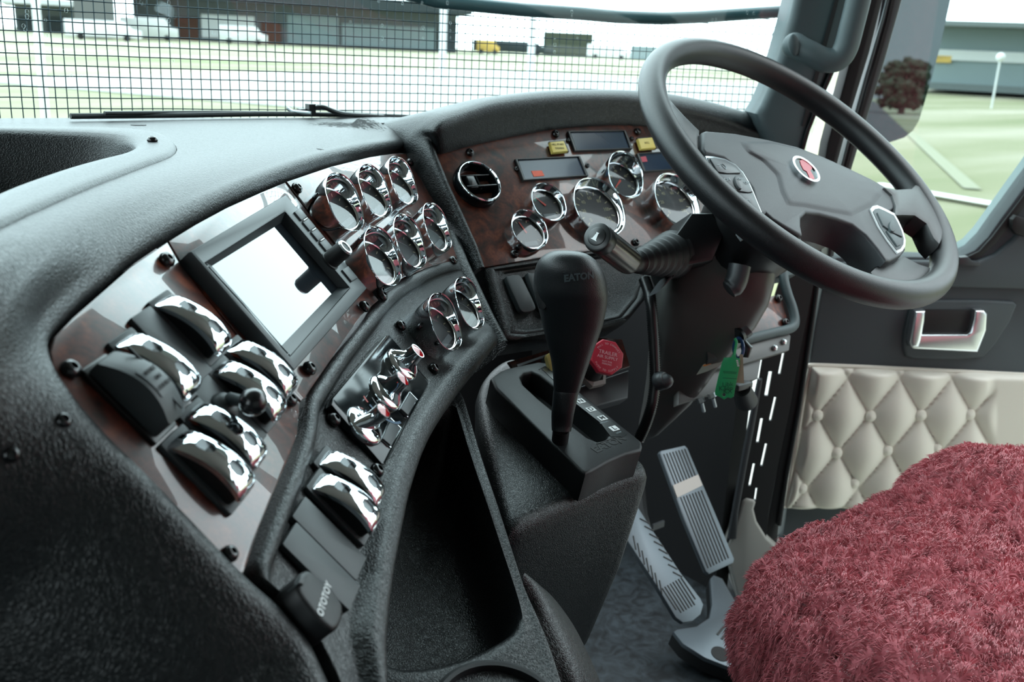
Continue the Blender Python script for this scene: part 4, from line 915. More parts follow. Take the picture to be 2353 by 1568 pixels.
# black multi-function box at the left of the column
FB=Fr(P(1560,590,1.2),(-.45,-.75,.35),(.85,-.5,.1))
bx=thing('column_box','angular black switch housing on the left of the steering column','housing',FB.at(1560,590))
flat('housing',FB,[(1520,560),(1556,535),(1590,488),(1640,488),(1665,540),(1640,600),(1575,612),(1548,640)],-.08,.0,'plastic_smooth',bx,bev=.006)
flat('bracket',FB,[(1561,610),(1588,604),(1545,640),(1512,672),(1536,638)],-.05,-.004,'gray_plastic',bx,bev=.002)
bm=NB(); lathe(bm,[(.006,0),(.006,.003),(.003,.004),(0,.004)],20,M=FB.at(1546,561,.004)); obj('bolt',bm,'steel',bx,world=True)
# trailer brake handle
hd=thing('trailer_brake_handle','black and brushed metal lever knob with a white horn symbol','handle',Matrix.Translation(P(1400,560,1.07)))
a_=P(1378,549,1.055); b_=P(1449,604,1.13); ax=(b_-a_).normalized()
fr_=Fr(a_,-ax,(.75,-.2,.3))
bm=NB(); lathe(bm,[(.0140,.0075),(.0158,.0065),(.0165,.004),(.0165,-.008),(.0158,-.010)],40,M=fr_.M); obj('cap_rim',bm,'plastic_smooth',hd,world=True)
bm=NB(); lathe(bm,[(.0100,.0070),(.0103,.0084),(.0092,.0090),(0,.0094)],36,M=fr_.M); obj('horn_button',bm,'plastic_smooth',hd,world=True)
Lh=(b_-a_).length
bm=NB(); rws=[]
for z,r0 in ((-.008,.0150),(-.011,.0160),(-Lh+.010,.0160),(-Lh+.004,.0150),(-Lh,.0120)):
    rws.append([fr_.W(((r0-(.0007 if (k//3)%2 and z<-.009 and z>-Lh+.005 else 0))*math.cos(2*PI*k/72),(r0-(.0007 if (k//3)%2 and z<-.009 and z>-Lh+.005 else 0))*math.sin(2*PI*k/72),z)) for k in range(72)])
g=grid(bm,rws,closed_u=True); bm.faces.new(g[-1]); obj('grip',bm,'brushed',hd,world=True,sharp=50)
bm=NB(); q=fr_.M@T(-.0003,0,.0096)
slab(bm,[(-.0045,.0018),(-.0042,-.0018),(-.0030,-.0012),(.0035,-.0026),(.0042,-.0040),(.0046,-.0040),(.0046,.0040),(.0042,.0040),(.0035,.0026),(-.0030,.0012)],0,.0003,0,M=q@Matrix.Rotation(R_(200),4,'Z'))
obj('horn_symbol',bm,'white',hd,world=True)
bw=thing('lever_boot','ribbed black rubber boot between lever knob and column','boot',Matrix.Translation(P(1500,605,1.17)))
c0=P(1450,606,1.13); c1=P(1545,585,1.22); bm=NB(); path=[]; rad=[]
for k in range(33):
    s=k/32; path.append(c0.lerp(c1,s)); rad.append((.009+.019*s)+(.0022 if k%4<2 else 0)*(s>.15))
tube(bm,path,rad,32); obj('bellows',bm,'rubber',bw,world=True,sharp=60)
# ignition key, tag and rings
ky=thing('key_ring','dark key fob and blue ring hanging from the ignition lock','keys',Matrix.Translation(P(1690,790,1.30)))
bm=NB(); tube(bm,[P(1712,752,1.30),P(1702,762,1.30)],[.014,.013],20); obj('lock_barrel',bm,'gray_plastic',ky,world=True)
bm=NB(); tube(bm,[P(1702,762,1.30),P(1692,772,1.295)],[.012,.012],20); obj('key_head',bm,'plastic_smooth',ky,world=True)
bm=NB(); pth=[P(1697+11*math.cos(a)*1.0,800+23*math.sin(a),1.29) for a in [2*PI*k/28 for k in range(28)]]; tube(bm,pth,.0022,8,closed=True,cap=False); obj('blue_ring',bm,'ring_navy',ky,world=True)
bm=NB(); tube(bm,[P(1708,785,1.305),P(1716,800,1.305),P(1714,822,1.305)],[.004,.008,.004],12); obj('fob',bm,'plastic_smooth',ky,world=True)
FK=Fr(P(1670,865,1.285),(-.70,-.70,.08),(.72,-.69,0)); 
tg=thing('green_key_tag','bright green plastic key tag with handwriting','tag',FK.at(1668,860))
flat('tag_body',FK,[(1664,823),(1680,822),(1685,812),(1690,812),(1692,824),(1701,826),(1698,850),(1688,900),(1686,912),(1680,916),(1672,914),(1664,919),(1652,912),(1644,909),(1643,902),(1650,870),(1659,835)],-.001,.0012,'tag_green',tg,bev=.0005,holes=[[(1664+4*math.cos(a),908+4.5*math.sin(a)) for a in [2*PI*k/10 for k in range(10)]]])
bm=NB(); tube(bm,cm([FK.W(FK.px(1687,816,.002)),FK.W(FK.px(1690,800,.001)),FK.W(FK.px(1692,786,.001)),FK.W(FK.px(1688,778,0))],5),.0018,8); obj('strap',bm,'tag_green',tg,world=True)
bm=NB()
for k,(x,y,s_) in enumerate(((1672,884,'Libk'),(1668,893,'K3op'),(1672,900,'KX'))): text(bm,s_,.0085,FK.at(x,y,.0016,8,.0016),.0001)
for (y_,l_) in ((855,.030),(858,.028),(870,.03)): p=FK.px(1677,y_,.0015); box(bm,(0,0,0),(l_*.6,.0007,.0002),M=FK.M@T(p.x,p.y,.0014))
obj('handwriting',bm,'tag_ink',tg,world=True)
bm=NB(); 
for k in range(4): p=FK.px(1694+k*.8,829+4*k,.0018); box(bm,(p.x,p.y,.0018),(.0026,.0016,.0006),M=FK.M)
obj('white_marks',bm,'white',tg,world=True)
tt=thing('tan_key_tag','pale tan paper tag behind the green key tag','tag',FK.at(1705,850)); flat('tag_body',FK,[(1700,815),(1707,815),(1710,882),(1695,880),(1690,878),(1698,850)],-.009,-.008,'tag_tan',tt)
# corrugated conduit + knob on column
cdt=thing('cable_conduit','black corrugated cable conduit hanging beside the steering column','conduit',Matrix.Translation(P(1495,850,1.28)))
pp=cm([P(1480,640,1.27),P(1490,670,1.26),P(1496,700,1.25),P(1501,760,1.25),P(1504,820,1.25),P(1505,880,1.25),P(1498,930,1.25),P(1484,975,1.26),P(1468,1010,1.27)],16); bm=NB(); tube(bm,resample(pp,150),[.0062+(.0015 if k%2 else 0) for k in range(150)],14,cap=False); obj('conduit',bm,'plastic_smooth',cdt,world=True,sharp=180)
bm=NB(); tube(bm,cm([P(1507,880,1.245),P(1518,876,1.24),P(1532,874,1.235),P(1540,866,1.23)],5),[.007,.009,.011,.012,.012,.012,.012,.0115,.011,.011,.010,.009,.008,.006,.004,.002],14); tag(obj('tilt_knob',bm,'gray_plastic'),'grey tapered knob sticking out beside the cable conduit','knob')
# ================================================================== SHIFTER
shc=thing('shifter_console','black grained centre console box carrying the gear selector','console',FS.at(1310,950))
# quadrant (upper plastic housing)
qd=[(1128,868),(1150,852),(1164,846),(1200,838),(1236,831),(1256,833),(1272,850),(1320,890),(1400,954),(1474,1014),(1477,1024),(1474,1034),(1440,1043),(1400,1060),(1362,1082),(1346,1088),(1335,1082),(1230,980),(1140,892)]
slot=[(1197,868),(1205,858),(1222,855),(1240,862),(1300,908),(1350,948),(1395,985),(1400,998),(1390,1011),(1371,1014),(1350,1005),(1300,966),(1240,918),(1203,884)]
sq_=thing('gear_selector','black plastic gear selector housing with lettered gate and slot','gear selector',FS.at(1310,950))
flat('housing',FS,qd,-.036,0,'plastic',sq_,bev=.0035,holes=[slot],seg=3)
flat('slot_floor',FS,[V(p).lerp(V((1300,935)),-.25) for p in slot],-.030,-.026,'black',sq_)
flat('gate_strip',FS,[(1245,848),(1258,846),(1300,884),(1440,998),(1432,1004),(1404,1004),(1380,972),(1320,925),(1300,908),(1290,890)],-.001,.0006,'plastic_smooth',sq_)
for s_,x,y in (('N',1334,922),('D',1358,941),('M',1384,961),('L',1411,985)):
    M=FS.at(x,y,.0007,0,.0007); bm=NB(); slab(bm,rrect(.0105,.0085,.0003,2),0,.0003,0,M=M); obj('letter_tile',bm,'white',sq_,world=True)
    bm=NB(); text(bm,s_,.0085,M@T(0,0,.0004),.0001,bold=.0002,width=1.1); obj('letter',bm,'ink',sq_,world=True)
bm=NB(); text(bm,'MANUAL',.0030,FS.at(1388,971,.0007,0,.0007),.0001); text(bm,'LOW',.0034,FS.at(1422,994,.0007,0,.0007),.0001); text(bm,'R',.007,FS.at(1311,905,.0007,0,.0007),.0001); obj('small_print',bm,'grayprint',sq_,world=True)
bm=NB(); slab(bm,circ(.0014,10),0,.0004,0,M=FS.at(1323,924,.0007,0,.0007)); obj('position_light',bm,'knob_green',sq_,world=True)
bm=NB(); text(bm,'EATON',.0135,FS.at(1400,1021,0,8,0),.0004,bold=.0005,width=1.15); obj('lettering',bm,'ink',sq_,world=True)
p0=FS.px(1371,1021); bm=NB(); 
for a_,b_ in (((1371,1021),(1412,1007)),((1412,1007),(1428,1020)),((1252,842),(1270,856)),((1238,850),(1252,842))):
    A=FS.px(*a_); B_=FS.px(*b_); d=(B_-A); M=FS.M@T((A.x+B_.x)/2,(A.y+B_.y)/2,.0003)@Matrix.Rotation(math.atan2(d.y,d.x),4,'Z'); box(bm,(0,0,0),(d.length,.0011,.0006),M=M)
obj('groove_line',bm,'ink',sq_,world=True)
# leather console body under it
topb=[(1150,822),(1180,812),(1215,822),(1290,866),(1380,950),(1478,1052),(1493,1070),(1494,1084),(1470,1094),(1400,1120),(1300,1164),(1200,1210),(1172,1216),(1160,1200),(1140,1130),(1118,1020),(1104,940),(1100,890),(1118,850)]
HB=-.034; l=resample(cm([V((*FS.px(x,y,HB).xy,HB)) for x,y in topb],4,True),84,True); cS=sum(l,V())/84
botp={}
rws=[]
for f,h in ((.9,HB),(.5,HB),(.14,HB),(.09,HB-.0012),(.045,HB-.005),(.012,HB-.013),(0,HB-.024)): rws.append([FS.W((p.x+(cS.x-p.x)*f,p.y+(cS.y-p.y)*f,h)) for p in l])
cw=FS.W(cS)
for dzv,sx,sy,dy in ((-.12,.90,.88,.02),(-.24,.76,.74,.05),(-.42,.55,.56,.12),(-.60,.42,.45,.17)):
    rws.append([V((cw.x+(q.x-cw.x)*sx+ (1-sx)*.09,cw.y+(q.y-cw.y)*sy+dy,max(.001,q.z+dzv*1.0))) for q in rws[6]])
bm=NB(); g=grid(bm,rws,closed_u=True); bm.faces.new(g[0]); obj('console_body',bm,'leather_soft',shc,world=True,sharp=60)
# lever
lev=thing('gear_lever','bulky black gear lever with EATON lettering on its knob','gear lever',Matrix.Translation(P(1290,950,1.03)))
prof_=[(1302,577,30,.97,.010),(1304,580,74,.97,.018),(1305,590,112,.97,.026),(1306,605,140,.972,.031),(1308,625,158,.975,.034),(1310,650,168,.98,.035),(1312,680,168,.985,.035),(1314,705,158,.99,.033),(1315,735,144,.995,.030),(1314,765,128,1.0,.027),(1312,800,106,1.005,.024),(1310,835,86,1.01,.020),(1306,870,70,1.015,.0165),(1302,898,60,1.02,.014),(1300,902,58,1.02,.0138),(1297,925,55,1.022,.0135),(1293,950,52,1.025,.013),(1291,975,48,1.03,.012),(1290,990,44,1.03,.011)]
bm=NB(); rws=[section(a,b_,c_,d,th,0,40,2.35) for a,b_,c_,d,th in prof_]
rws2=[cm([r[i] for r in rws],3) for i in range(40)]; rws=[[rws2[i][j] for i in range(40)] for j in range(len(rws2[0]))]
g=grid(bm,rws,closed_u=True); bm.faces.new(g[0]); bm.faces.new(g[-1]); kbm=obj('knob',bm,'knob_leather',lev,world=True,sharp=80)
FE=Fr(P(1342,637,.945),(-FH.x*.93+.10,-FH.y*.93,.30),(FH.y,-FH.x,.06))
bm=NB(); text(bm,'EATON',.0088,FE.at(1331,637,0,7,0),.0040,bold=.0004,width=1.0); drape(obj('lettering',bm,'trim_gray',lev,world=True),kbm,FE.n,.0006)
FBt=Fr(P(1240,662,.968),(-.80,-.45,.10),(.5,-.85,0))
bt=flat('side_button',FBt,[(1229,622),(1233,614),(1246,613),(1251,620),(1252,660),(1255,706),(1250,713),(1238,710),(1231,690),(1228,650)],-.02,.002,'plastic',lev,bev=.0015)
bm=NB(); tube(bm,[P(1290,985,1.03),P(1284,1035,1.06)],.009,14); obj('lever_rod',bm,'black',lev,world=True)
# ================================================================== STORAGE TRAY beside the console
FT2=Fr(P(1150,1230,.86),(0,-math.sin(R_(13.7)),math.cos(R_(13.7))),(1,0,0))
sb_=thing('storage_bin','deep black leather storage pocket between the fascia and the console','storage bin',FT2.at(1000,1250))
rimo=[(1040,890),(1062,905),(1078,950),(1096,1010),(1118,1080),(1142,1150),(1166,1225),(1190,1300),(1212,1365),(1242,1430),(1270,1500),(1296,1580),(1330,1700),(1100,1820),(700,1820),(640,1500),(800,1100),(940,900)]
holei=[(1040,935),(1052,955),(1068,1010),(1092,1085),(1118,1160),(1146,1245),(1172,1325),(1190,1385),(1194,1420),(1182,1448),(1150,1472),(1095,1500),(1030,1522),(960,1534),(905,1530),(868,1505),(800,1400),(780,1250),(860,1080),(960,960)]
ho=[V((*FT2.px(x,y).xy,0)) for x,y in holei]; hs=resample(cm(ho,5,True),100,True); rs=resample(cm([V((*FT2.px(x,y).xy,0)) for x,y in rimo],5,True),100,True)
def rotk(l,key): k=max(range(len(l)),key=lambda i:key(l[i])); return l[k:]+l[:k]
hs=rotk(hs,lambda p:p.y); rs=rotk(rs,lambda p:p.y); hc=sum(hs,V())/100
rws=[[V((p.x,p.y,-.05)) for p in rs],[V((p.x,p.y,-.012)) for p in rs]]
for f,h in ((.02,-.004),(.06,-.0005),(.14,0),(.5,-.001),(.86,-.001),(.94,.0005)): rws.append([V((a.x+(b_.x-a.x)*f,a.y+(b_.y-a.y)*f,h)) for a,b_ in zip(rs,hs)])
for f,h in ((0,-.003),(.02,-.010),(.05,-.025),(.10,-.045),(.20,-.062),(.40,-.068),(.9,-.07)): rws.append([V((p.x+(hc.x-p.x)*f,p.y+(hc.y-p.y)*f,h)) for p in hs])
bm=NB(); g=grid(bm,[[FT2.W(p) for p in r] for r in rws],closed_u=True); bm.faces.new(g[-1]); obj('bin_liner',bm,'leather_soft',sb_,world=True,sharp=80)
# rounded engine cover side, right of the bin
bm=NB(); L1=cm([P(1200,1345,.83),P(1216,1375,.83),P(1246,1440,.82),P(1272,1505,.81),P(1300,1590,.80),P(1330,1700,.79)],6); L2=cm([P(1212,1345,.87),P(1262,1378,.89),P(1312,1440,.90),P(1345,1500,.89),P(1380,1580,.87),P(1420,1700,.85)],6)
rws=[]
for a,b_ in zip(L1,L2):
    m1=a.lerp(b_,.35)+V((-.006,-.006,.016)); m2=a.lerp(b_,.75)+V((-.002,-.006,.010)); e1=b_+V((.012,.02,-.06)); e2=b_+V((.03,.06,-.25)); rws.append(cm([a+V((0,0,-.006)),m1,m2,b_,e1,e2],4))
grid(bm,rws); tag(obj('engine_cover',bm,'leather_soft',sharp=80),'rounded grey leather engine cover edge at the bottom centre','cover')
bm=NB(); cc=FT2.px(1150,1650); lathe(bm,[(.050,-.002),(.050,.003),(.047,.0045),(.044,.004),(.0425,-.003),(.041,-.05),(0,-.051)],64,M=FT2.M@T(cc.x,cc.y),cap=False); tag(obj('cup_holder',bm,'plastic'),'round cup holder rim at the very bottom of the photo','cup holder')
# ================================================================== LOWER DASH behind the lever : trailer supply valve
FV=Fr(P(1370,860,1.28),(-.05,-.75,.66),(1,-.06,.03))
vp=thing('valve_plate','lower burl wood plate behind the gear lever','panel',FV.at(1370,860))
flat('burl_plate',FV,[(1168,832),(1290,796),(1300,770),(1430,780),(1448,842),(1340,880),(1250,905),(1200,880)],-.004,0,'burl',vp,bev=.0008)
flat('trim_strip',FV,[(1188,838),(1290,803),(1290,807),(1190,843)],0,.002,'steel',vp)
bm=NB(); l=FV; flat('lower_rail',FV,[(1320,893),(1446,850),(1446,880),(1444,915),(1320,948)],-.03,-.008,'gray_plastic',vp,bev=.003)
kn=thing('trailer_supply_knob','red octagonal push pull knob reading TRAILER AIR SUPPLY','knob',FV.at(1393,822))
FO=Fr(P(1393,822,1.175),(-.28,-.83,.48),(.84,-.36,-.26)); 
R8=.0222
bm=NB(); slab(bm,[(R8*math.cos(R_(22.5+45*k)),R8*math.sin(R_(22.5+45*k))) for k in range(8)],-.004,.004,.0016,3,M=FO.M); obj('red_octagon',bm,'sign_red',kn,world=True)
bm=NB()
def tx(s,sz,x,y,rot=0): text(bm,s,sz,FO.M@T(x,y,.0042,rot),.0001)
tx('TRAILER',.0066,0,.0045); tx('AIR SUPPLY',.0053,0,-.0010); tx('NOT FOR',.0030,0,-.0062); tx('PARKING',.0030,0,-.0092)
for s,r,a0,a1,sg in (('PULL TO EXHAUST',.0160,148,32,1),('PUSH TO SUPPLY',.0172,215,325,-1)):
    for k,ch in enumerate(s):
        a=a0+(a1-a0)*k/(len(s)-1)
        if ch!=' ': text(bm,ch,.0034,FO.M@T(r*math.cos(R_(a)),r*math.sin(R_(a)),.0042,a-90 if sg>0 else a+90),.0001)
obj('knob_print',bm,'pinkprint',kn,world=True)
b0=FV.W(V((*FV.px(1356,858).xy,0))); b1=FO.W((0,0,-.003)); bm=NB(); tube(bm,[b0,b0.lerp(b1,.5),b1],[.015,.0115,.0115],20); obj('valve_stem',bm,'black',kn,world=True)
bm=NB(); q=FV.px(1356,862); lathe(bm,[(.0215,0),(.0215,.009),(.0155,.011),(.0150,.004)],6,M=FV.M@T(q.x,q.y),cap=False); obj('hex_nut',bm,'cream_paint',kn,world=True,sharp=20)
yk=thing('park_brake_knob','yellow knob mostly hidden behind the gear lever','knob',FV.at(1268,845))
bm=NB(); tube(bm,[FV.W(V((*FV.px(1262,846).xy,.0))),P(1266,836,1.20)],.012,18); obj('valve_stem',bm,'black',yk,world=True)
bm=NB(); FY=Fr(P(1284,836,1.19),(-.28,-.83,.48),(1,0,0)); slab(bm,rrect(.030,.030,.006),-.004,.005,.002,M=FY.M); obj('yellow_cap',bm,'gold',yk,world=True)
# ================================================================== RIGHT END OF THE DASH
rb=thing('right_dash_bracket','grey framed panel with bright burl insert at the driver door side','panel',FRB.at(1760,740))
flat('burl_plate',FRB,[(1680,700),(1786,678),(1797,690),(1812,742),(1800,752),(1690,782)],-.004,0,'burl',rb,bev=.001)
for x,y in ((1789,686),(1805,741)): dup(sc0,FRB.at(x,y,.002,0,.0005)@Matrix.Scale(1.15,4),'black screw at the %s corner of the bright burl insert by the door'%('upper' if y<700 else 'lower'),group='screws of the burl insert by the door')
bm=NB(); tube(bm,cm([FRB.W(V((*FRB.px(x,y).xy,.004))) for x,y in ((1640,800),(1700,786),(1770,768),(1810,758),(1822,744),(1818,715),(1806,680),(1798,650),(1797,630))],6),.0075,14); obj('tube_frame',bm,'trim_gray',rb,world=True)
flat('bracket',FRB,[(1640,812),(1716,792),(1812,766),(1818,772),(1814,805),(1712,836),(1640,850)],-.01,.002,'column_plastic',rb,bev=.002)
for x,y in ((1776,802),(1797,788)):
    bm=NB(); q=FRB.px(x,y); lathe(bm,[(.0045,.002),(.0045,.006),(.002,.008),(0,.008)],16,M=FRB.M@T(q.x,q.y)); obj('bolt_head',bm,'steel',rb,world=True)
flat('lower_skirt',FRB,[(1560,850),(1750,822),(1742,870),(1690,885),(1640,905),(1560,930)],-.02,-.008,'column_plastic',rb,bev=.002)
flat('upper_bar',FRB,[(1700,625),(1830,612),(1832,630),(1700,655)],-.03,.0,'trim_gray',rb,bev=.004)
for x,y in ((1612,925),(1638,914)):
    bm=NB(); cyl(bm,P(x,y,1.38),P(x+5,y+20,1.40),.0028,10); cyl(bm,P(x-4,y-10,1.38),P(x,y,1.38),.006,6); tag(obj('stud_bolt',bm,'steel'),'small steel stud bolt under the column, %s of two'%('left' if x<1620 else 'right'),'bolt')
gk=thing('thumb_screw','dark ribbed thumb screw below the key tags','knob',Matrix.Translation(P(1710,905,1.36)))
bm=NB(); a_,b_=P(1703,893,1.35),P(1715,922,1.38); tube(bm,[a_,b_],[.013,.016],24); obj('ribbed_grip',bm,'plastic',gk,world=True)
bm=NB(); box(bm,P(1706,886,1.345),(.032,.012,.008),.002); obj('grip_top',bm,'gray_plastic',gk,world=True)
# ================================================================== PILLARS AND JAMB
FP=Fr(CAM+FH*1.62,(-FH.x,-FH.y,0.0),(FH.y,-FH.x,0))
pl=thing('pillar_trim','dark grey green windscreen pillar trim panel','pillar trim',FP.at(1860,200))
flat('pillar_cover',FP,[(1917,-400),(1836,-40),(1818,40),(1795,120),(1770,200),(1752,240),(1738,262),(1745,290),(1800,400),(1832,420),(1860,300),(1893,205),(1932,110),(1980,-40),(2098,-400)],-.09,0,'trim_gray',pl,bev=.014,seg=4)
flat('groove',FP,[(1930,-40),(2040,-400),(2048,-400),(1938,-40),(1898,110),(1850,290),(1842,290),(1888,110)],.0005,.002,'black',pl)
flat('dark_band',FP,[(1964,-40),(2082,-400),(2102,-400),(1984,-40),(1938,120),(1898,210),(1862,300),(1845,360),(1836,360),(1852,300),(1888,210),(1926,120)],-.02,.004,'plastic_smooth',pl,bev=.001)
gh=thing('grab_handle','grey curved grab handle on the windscreen pillar','handle',FP.at(1900,120,.05))
bm=NB(); pth=cm([FP.W(V((*FP.px(x,y,h).xy,h))) for x,y,h in ((2065,-420,.01),(2075,-380,.04),(2060,-310,.05),(1985,-60,.05),(1972,0,.05),(1957,60,.05),(1943,110,.05),(1925,135,.05),(1895,138,.048),(1860,122,.042),(1832,108,.030),(1822,104,.018))],7)
tube(bm,pth,[.0185]*(len(pth)-10)+[.0185,.019,.019,.0195,.020,.020,.020,.0195,.019,.018],20); obj('handle_tube',bm,'trim_gray',gh,world=True,sharp=80)
bm=NB(); bmesh.ops.create_uvsphere(bm,u_segments=24,v_segments=14,radius=1,matrix=FP.M@Matrix.Translation(V((*FP.px(1824,103,.05).xy,.050)))@Matrix.Rotation(R_(15),4,'Z')@Matrix.Diagonal((.0085,.0165,.006,1))); obj('screw_cap',bm,'trim_gray',gh,world=True)
FJ=Fr(CAM+FH*1.68,(-FH.x,-FH.y,0),(FH.y,-FH.x,0))
def slotp(x0,y0,x1,y1,w_): return [(x0-w_,y0),(x0+w_,y0),(x1+w_,y1),(x1-w_,y1)]
holes=[slotp(1771,854,1761,910,4.5),slotp(1751,962,1741,1017,3.6),slotp(1733,1066,1723,1117,3.2),slotp(1801,808,1791,860,3),slotp(1782,913,1770,967,3),slotp(1761,1020,1750,1071,3),slotp(1739,1122,1735,1150,2.5),slotp(1823,688,1817,712,3)]
bm=NB(); slab(bm,plp(FJ,[(1800,620),(1880,600),(1860,700),(1840,800),(1815,940),(1790,1060),(1765,1180),(1755,1300),(1660,1300),(1684,1180),(1712,1040),(1740,900),(1757,800),(1775,700)]),-.006,0,0,2,[plp(FJ,h) for h in holes],M=FJ.M); o=obj('trim_2',bm,'black'); o['kind']='structure'; tag(o,'dark door hinge plate with slits of daylight','door jamb')
bm=NB(); slab(bm,plp(FJ,[(1741,870),(1750,868),(1735,960),(1712,1080),(1694,1180),(1690,1235),(1672,1235),(1684,1160),(1706,1040),(1728,930)]),-.002,.01,.003,2,M=FJ.M); o=obj('trim_3',bm,'gray_plastic'); o['kind']='structure'; tag(o,'grey rubber seal strip beside the pedals','seal')
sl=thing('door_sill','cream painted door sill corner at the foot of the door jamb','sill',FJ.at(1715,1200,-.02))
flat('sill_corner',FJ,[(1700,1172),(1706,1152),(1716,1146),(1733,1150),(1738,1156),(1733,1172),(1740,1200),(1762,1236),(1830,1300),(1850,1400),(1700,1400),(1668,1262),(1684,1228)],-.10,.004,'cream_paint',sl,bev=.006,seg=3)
# strip of bright sky between pillar and door is simply open.  door seals:
FQ=Fr(CAM+FH*1.70,(-FH.x,-FH.y,0),(FH.y,-FH.x,0))
ds_=thing('door_seal','black rubber door seal running from the top edge down past the wheel','seal',FQ.at(1930,300))
flat('rubber_seal',FQ,[(2004,-40),(2112,-400),(2150,-400),(2040,-40),(2000,120),(1960,250),(1925,380),(1900,500),(1885,620),(1868,760),(1846,900),(1818,1060),(1792,1200),(1780,1320),(1748,1320),(1766,1180),(1790,1050),(1818,900),(1838,760),(1856,620),(1876,480),(1900,330),(1930,220),(1965,90)],-.04,0,'black',ds_,bev=.006)
flat('seal_highlight',FQ,[(1880,640),(1886,640),(1870,760),(1842,940),(1812,1100),(1796,1210),(1788,1210),(1808,1080),(1838,920),(1862,760)],0,.006,'rubber',ds_,bev=.002)
# ================================================================== DOOR (open, one thing)
door=thing('door_1','open driver door with window, grey lining and quilted cream pad','door',FDo.at(2000,700),kind='structure')
fd=lambda nm,pts,a,b_,m,**k: flat(nm,FDo,pts,a,b_,m,door,**k)
# front upright frame of the door
fd('window_frame',[(2036,-60),(2135,-400),(2192,-400),(2092,-60),(2072,10),(2035,140),(1998,260),(1960,385),(1938,460),(1918,590),(1900,600),(1908,500),(1925,400),(1950,310),(1985,200),(2010,90)],-.05,.004,'gray_plastic',bev=.006)
fd('frame_groove',[(2062,-60),(2160,-400),(2168,-400),(2070,-60),(2045,50),(2005,190),(1972,300),(1942,410),(1936,410),(1966,296),(1998,186),(2038,46)],.0035,.0075,'black')
fd('frame_bead',[(2052,-60),(2150,-400),(2156,-400),(2058,-60),(2032,46),(1992,186),(1960,300),(1930,410),(1925,408),(1954,296),(1986,180),(2026,44)],.0035,.009,'trim_gray',bev=.001)
wnd=[(2092,-60),(2072,10),(2035,140),(1998,260),(1960,385),(1938,460),(1925,560),(1930,592),(2100,590),(2170,592),(2210,588),(2240,575),(2270,545),(2300,502),(2330,462),(2360,420),(2420,340),(2600,100),(2620,-60)]
fd('glass',[(2160,-410),(2060,-80),(1900,610),(2220,610),(2700,200),(2700,-410)],-.030,-.026,'door_glass')
# lining with the window opening
lin=[(1925,592),(1900,604),(1893,640),(1870,760),(1850,900),(1820,1080),(1795,1260),(1790,1380),(2760,1380),(2760,-400),(2640,-400),(2620,-60),(2600,100),(2420,340),(2353,430),(2330,462),(2300,502),(2270,545),(2240,575),(2210,588),(2170,592),(2100,590),(2000,591)]
fd('lining',lin,-.045,0,'door_gray',bev=.004)
fd('outer_sill',[(2060,596),(2170,596),(2212,588),(2240,573),(2268,545),(2300,500),(2340,446),(2400,362),(2388,350),(2330,430),(2290,486),(2258,530),(2232,558),(2205,574),(2170,592),(2060,592)],-.10,-.06,'sill_cyan')
fd('window_seal',[(2225,590),(2250,578),(2280,545),(2310,505),(2340,466),(2400,385),(2440,330),(2450,345),(2412,400),(2352,480),(2318,522),(2288,560),(2255,590),(2226,600)],-.01,.006,'black',bev=.002)
fd('lining_upper',[(1900,606),(2100,600),(2210,602),(2250,600),(2290,585),(2325,555),(2353,525),(2420,450),(2760,200),(2760,664),(2353,666),(2200,662),(2050,662),(1895,660)],-.004,.012,'door_gray',bev=.006,seg=3)
fd('lock_rod_base',[(2203,606),(2206,592),(2225,590),(2235,600),(2254,604),(2254,612),(2203,612)],.010,.022,'gray_plastic',bev=.003)
fd('pull_recess',[(2326,505),(2335,495),(2353,500),(2400,510),(2400,545),(2353,545),(2335,540),(2325,527)],.008,.02,'black',bev=.006)
fd('handle_surround',[(2076,800),(2078,760),(2090,715),(2104,696),(2160,690),(2260,690),(2330,694),(2338,702),(2322,740),(2290,790),(2262,822),(2200,828),(2100,826),(2082,820)],-.002,.008,'door_gray',bev=.005,seg=3)
fd('handle_pocket',[(2100,712),(2250,712),(2262,730),(2240,772),(2110,776),(2098,760)],.006,.0105,'plastic',bev=.002)
hd2=fd('door_handle',[(2242,714),(2262,714),(2270,722),(2268,760),(2262,776),(2248,811),(2112,804),(2100,803),(2092,795),(2094,780),(2118,770),(2224,770),(2232,764),(2240,735)],.009,.026,'satin_chrome',bev=.005,seg=4)
fd('handle_hinge',[(2104,716),(2128,715),(2126,740),(2118,782),(2112,800),(2096,800),(2092,788),(2098,750)],.009,.030,'satin_chrome',bev=.006,seg=4)
# quilted cream pad
def hq(x,y):
    v_=(y-950)/84.5; q=(x-1874-(y-950)*-.14)/118.5
    sk=(q*1.0); s_=sk-v_/2; t_=sk+v_/2
    m_=abs(math.sin(PI*s_)*math.sin(PI*t_)); 
    top=min(1,max(0,(y-862)/30)) 
    fade=1 if x<2255 else max(0,1-(x-2255)/25)
    return .002+(.020*(m_**.5)*fade+.012*(1-fade))
bm=NB(); rws=[]; ny,nx=90,190
for j in range(ny+1):
    yy=838+(1168-838)*j/ny; row=[]
    for i in range(nx+1):
        f=i/nx; xl=1860+(1800-1860)*(yy-838)/330+ (6*math.sin((yy-838)/330*PI)); xr=2560; x=xl+(xr-xl)*f; y_=yy+f*(xr-xl)*.038*(1-(yy-838)/330)
        e=min(f*(xr-xl)/14,(yy-838)/12,(1168-yy)/12,1); e=max(0,e)**.5
        h=hq(x,y_)*e+.004*e
        p=FDo.px(x,y_); row.append(FDo.W((p.x,p.y,h+.001)))
    rws.append(row)
grid(bm,rws); pd=obj('quilted_pad',bm,'cream',door,world=True,sharp=80)
bm=NB()
